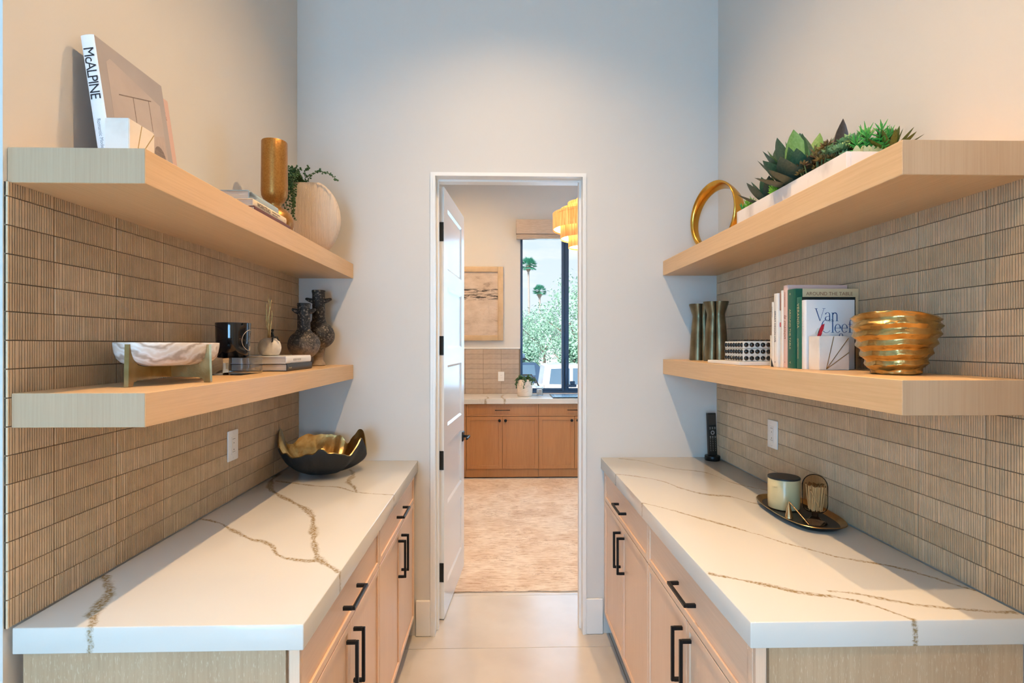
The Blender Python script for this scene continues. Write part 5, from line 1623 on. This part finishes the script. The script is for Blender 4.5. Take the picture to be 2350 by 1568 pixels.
loft([oval(.0802, .1747, .0074), oval(.075, .168, .0066), oval(.02, .05, .0064)], False, True).build('well', M['tray_black'], ty, 50)
ZTY = CTR + .0005 + .0072
cn = thing('cream_candle', 'cream ceramic candle with black lid on the oval tray', 'candle', (1.018, 1.872, ZTY))
M['cream_cer'] = pmat('cream_ceramic', (.62, .52, .29), .25, col2=(.56, .465, .25), scale=3, bump=.02)
MB().lathe([(.046, 0), (.051, .003), (.0525, .02), (.0525, .104), (.0515, .1055), (.050, .1055)], 56).build('vessel', M['cream_cer'], cn, 40)
MB().lathe([(.0532, .1058), (.0532, .1105), (.052, .1120), (.001, .1122)], 56).build('lid', pmat('lid_black', (.02, .017, .014), .5, bump=.2, scale=60), cn, 40)
for (zz, sz, tx) in ((.078, .0065, 'CEDAR'), (.066, .005, 'No. 4'), (.038, .007, 'candle')):
    a = R(-150)
    lettering(tx, sz, M['ink_gold'], cn, frame_m((.0531 * math.cos(a), .0531 * math.sin(a), zz), (-math.sin(a), math.cos(a), 0), (0, 0, 1)), align='CENTER')
sn = thing('brass_snuffer', 'brass cone candle snuffer lying on the oval tray', 'snuffer', (.9745, 1.760, ZTY + .0006))
M['brass_sm'] = pmat('satin_brass', (.62, .44, .24), .25, 1.0, bump=.02, scale=80)
MB().lathe([(.0135, 0), (.0130, .001), (.0022, .0535), (.0008, .0545)], 28).build('cone', M['brass_sm'], sn, 50)
MB().tube([(.0015, -.0015, .0520), (.020, -.082, .0030)], .0019, 8).build('rod', M['brass_sm'], sn, 60)
cl_ = thing('match_cloche', 'smoked glass cloche full of matches on the oval tray', 'cloche', (1.034, 1.712, ZTY))
M['smoke'] = glassmat('smoked_glass', (.86, .76, .64), .07)
M['clear_warm'] = glassmat('clear_warm_glass', (.80, .72, .66), .16)
pr = [(.012, .034), (.026, .038), (.0345, .046), (.0375, .058), (.0378, .118)]
for q in range(1, 10):
    a = q / 10 * PI / 2
    pr.append((.0378 * math.cos(a), .118 + .040 * math.sin(a)))
pr.append((.0008, .158))
MB().lathe(pr, 44, cap0=False, cap1=False).build('dome', M['smoke'], cl_, 60)
MB().lathe([(.036, .0005), (.036, .0020), (.020, .010), (.0095, .022), (.0095, .032), (.014, .036)], 40).build('foot', M['clear_warm'], cl_, 60)
M['match'] = pmat('match_wood', (.74, .55, .33), .7, col2=(.66, .47, .27), scale=40, bump=.05)
M['match_head'] = pmat('match_head', (.20, .085, .02), .7, bump=.2, scale=200)
sticks, heads = MB(), MB()
rm = random.Random(21)
sm = MB().box(-.00105, .00105, -.00105, .00105, 0, .080).mesh('match', M['match']); hm = MB().sphere((0, 0, .0805), .0021, 6, 4, (1, 1, 1.5)).mesh('match_head', M['match_head'], 60)
for q in range(74):
    rr = .021 * math.sqrt(rm.random()); a = rm.uniform(0, 2 * PI)
    o = link('match', sm, cl_, (rr * math.cos(a), rr * math.sin(a), .0405 + rm.uniform(0, .004)))
    k = .12 + rm.uniform(-.06, .06)
    o.rotation_euler = (-math.sin(a) * k * rr / .021, math.cos(a) * k * rr / .021, rm.uniform(0, 3))
    link('match_head', hm, o)
o = link('match', sm, cl_, (.008, -.020, .041)); o.rotation_euler = (.05, -.48, 0); link('match_head', hm, o)
MB().tube([(.006, .012, .0025), (.012, -.030, .0028)], .0016, 6).build('striker', M['ink_pale'], cl_, 60) if False else None

# ---- remote in its round dock
rt = thing('remote_control', 'slim black remote control standing in a round dock', 'remote', (1.092, 2.688, CTR + .0005), (0, 0, R(10)))
MB().lathe([(.036, 0), (.0375, .002), (.0375, .022), (.036, .024), (.001, .0242)], 40).build('dock', M['black'], rt, 40)
hand = MB().rbox(-.023, .023, -.009, .009, .0, .215, .003, 2).build('handset', pmat('remote_black', (.016, .015, .013), .35, bump=.02), rt, 40, (0, .0, .0243), (R(-3.5), 0, R(-0)))
MB().rbox(-.0195, .0195, -.0094, -.0088, .155, .209, .0002, 1).build('screen', pmat('remote_screen', (.05, .045, .038), .12, bump=.01), hand)
keym = MB().rbox(-.0032, .0032, -.0098, -.0088, -.0011, .0011, .0002, 1).mesh('key', M['ink_pale']); keys = MB().rbox(-.0013, .0013, -.0098, -.0088, -.0012, .0012, .0002, 1).mesh('key', M['ink_pale'])
for r_i in range(11):
    zz = [.142, .135, .096, .089, .079, .070, .061, .052, .043, .034, .025][r_i]
    for c in (-1, 0, 1): link('key', keym if r_i < 4 else keys, hand, (c * .0135, 0, zz))
b = MB()
for q in range(24):
    pass
MB().lathe([(.0105, 0), (.0105, .0008), (.006, .0008), (.006, 0)], 24, cap0=False, cap1=False).xf(Matrix.Translation((0, -.0089, .1155)) @ Matrix.Rotation(PI / 2, 4, 'X')).build('control_ring', M['ink_grey'], hand)
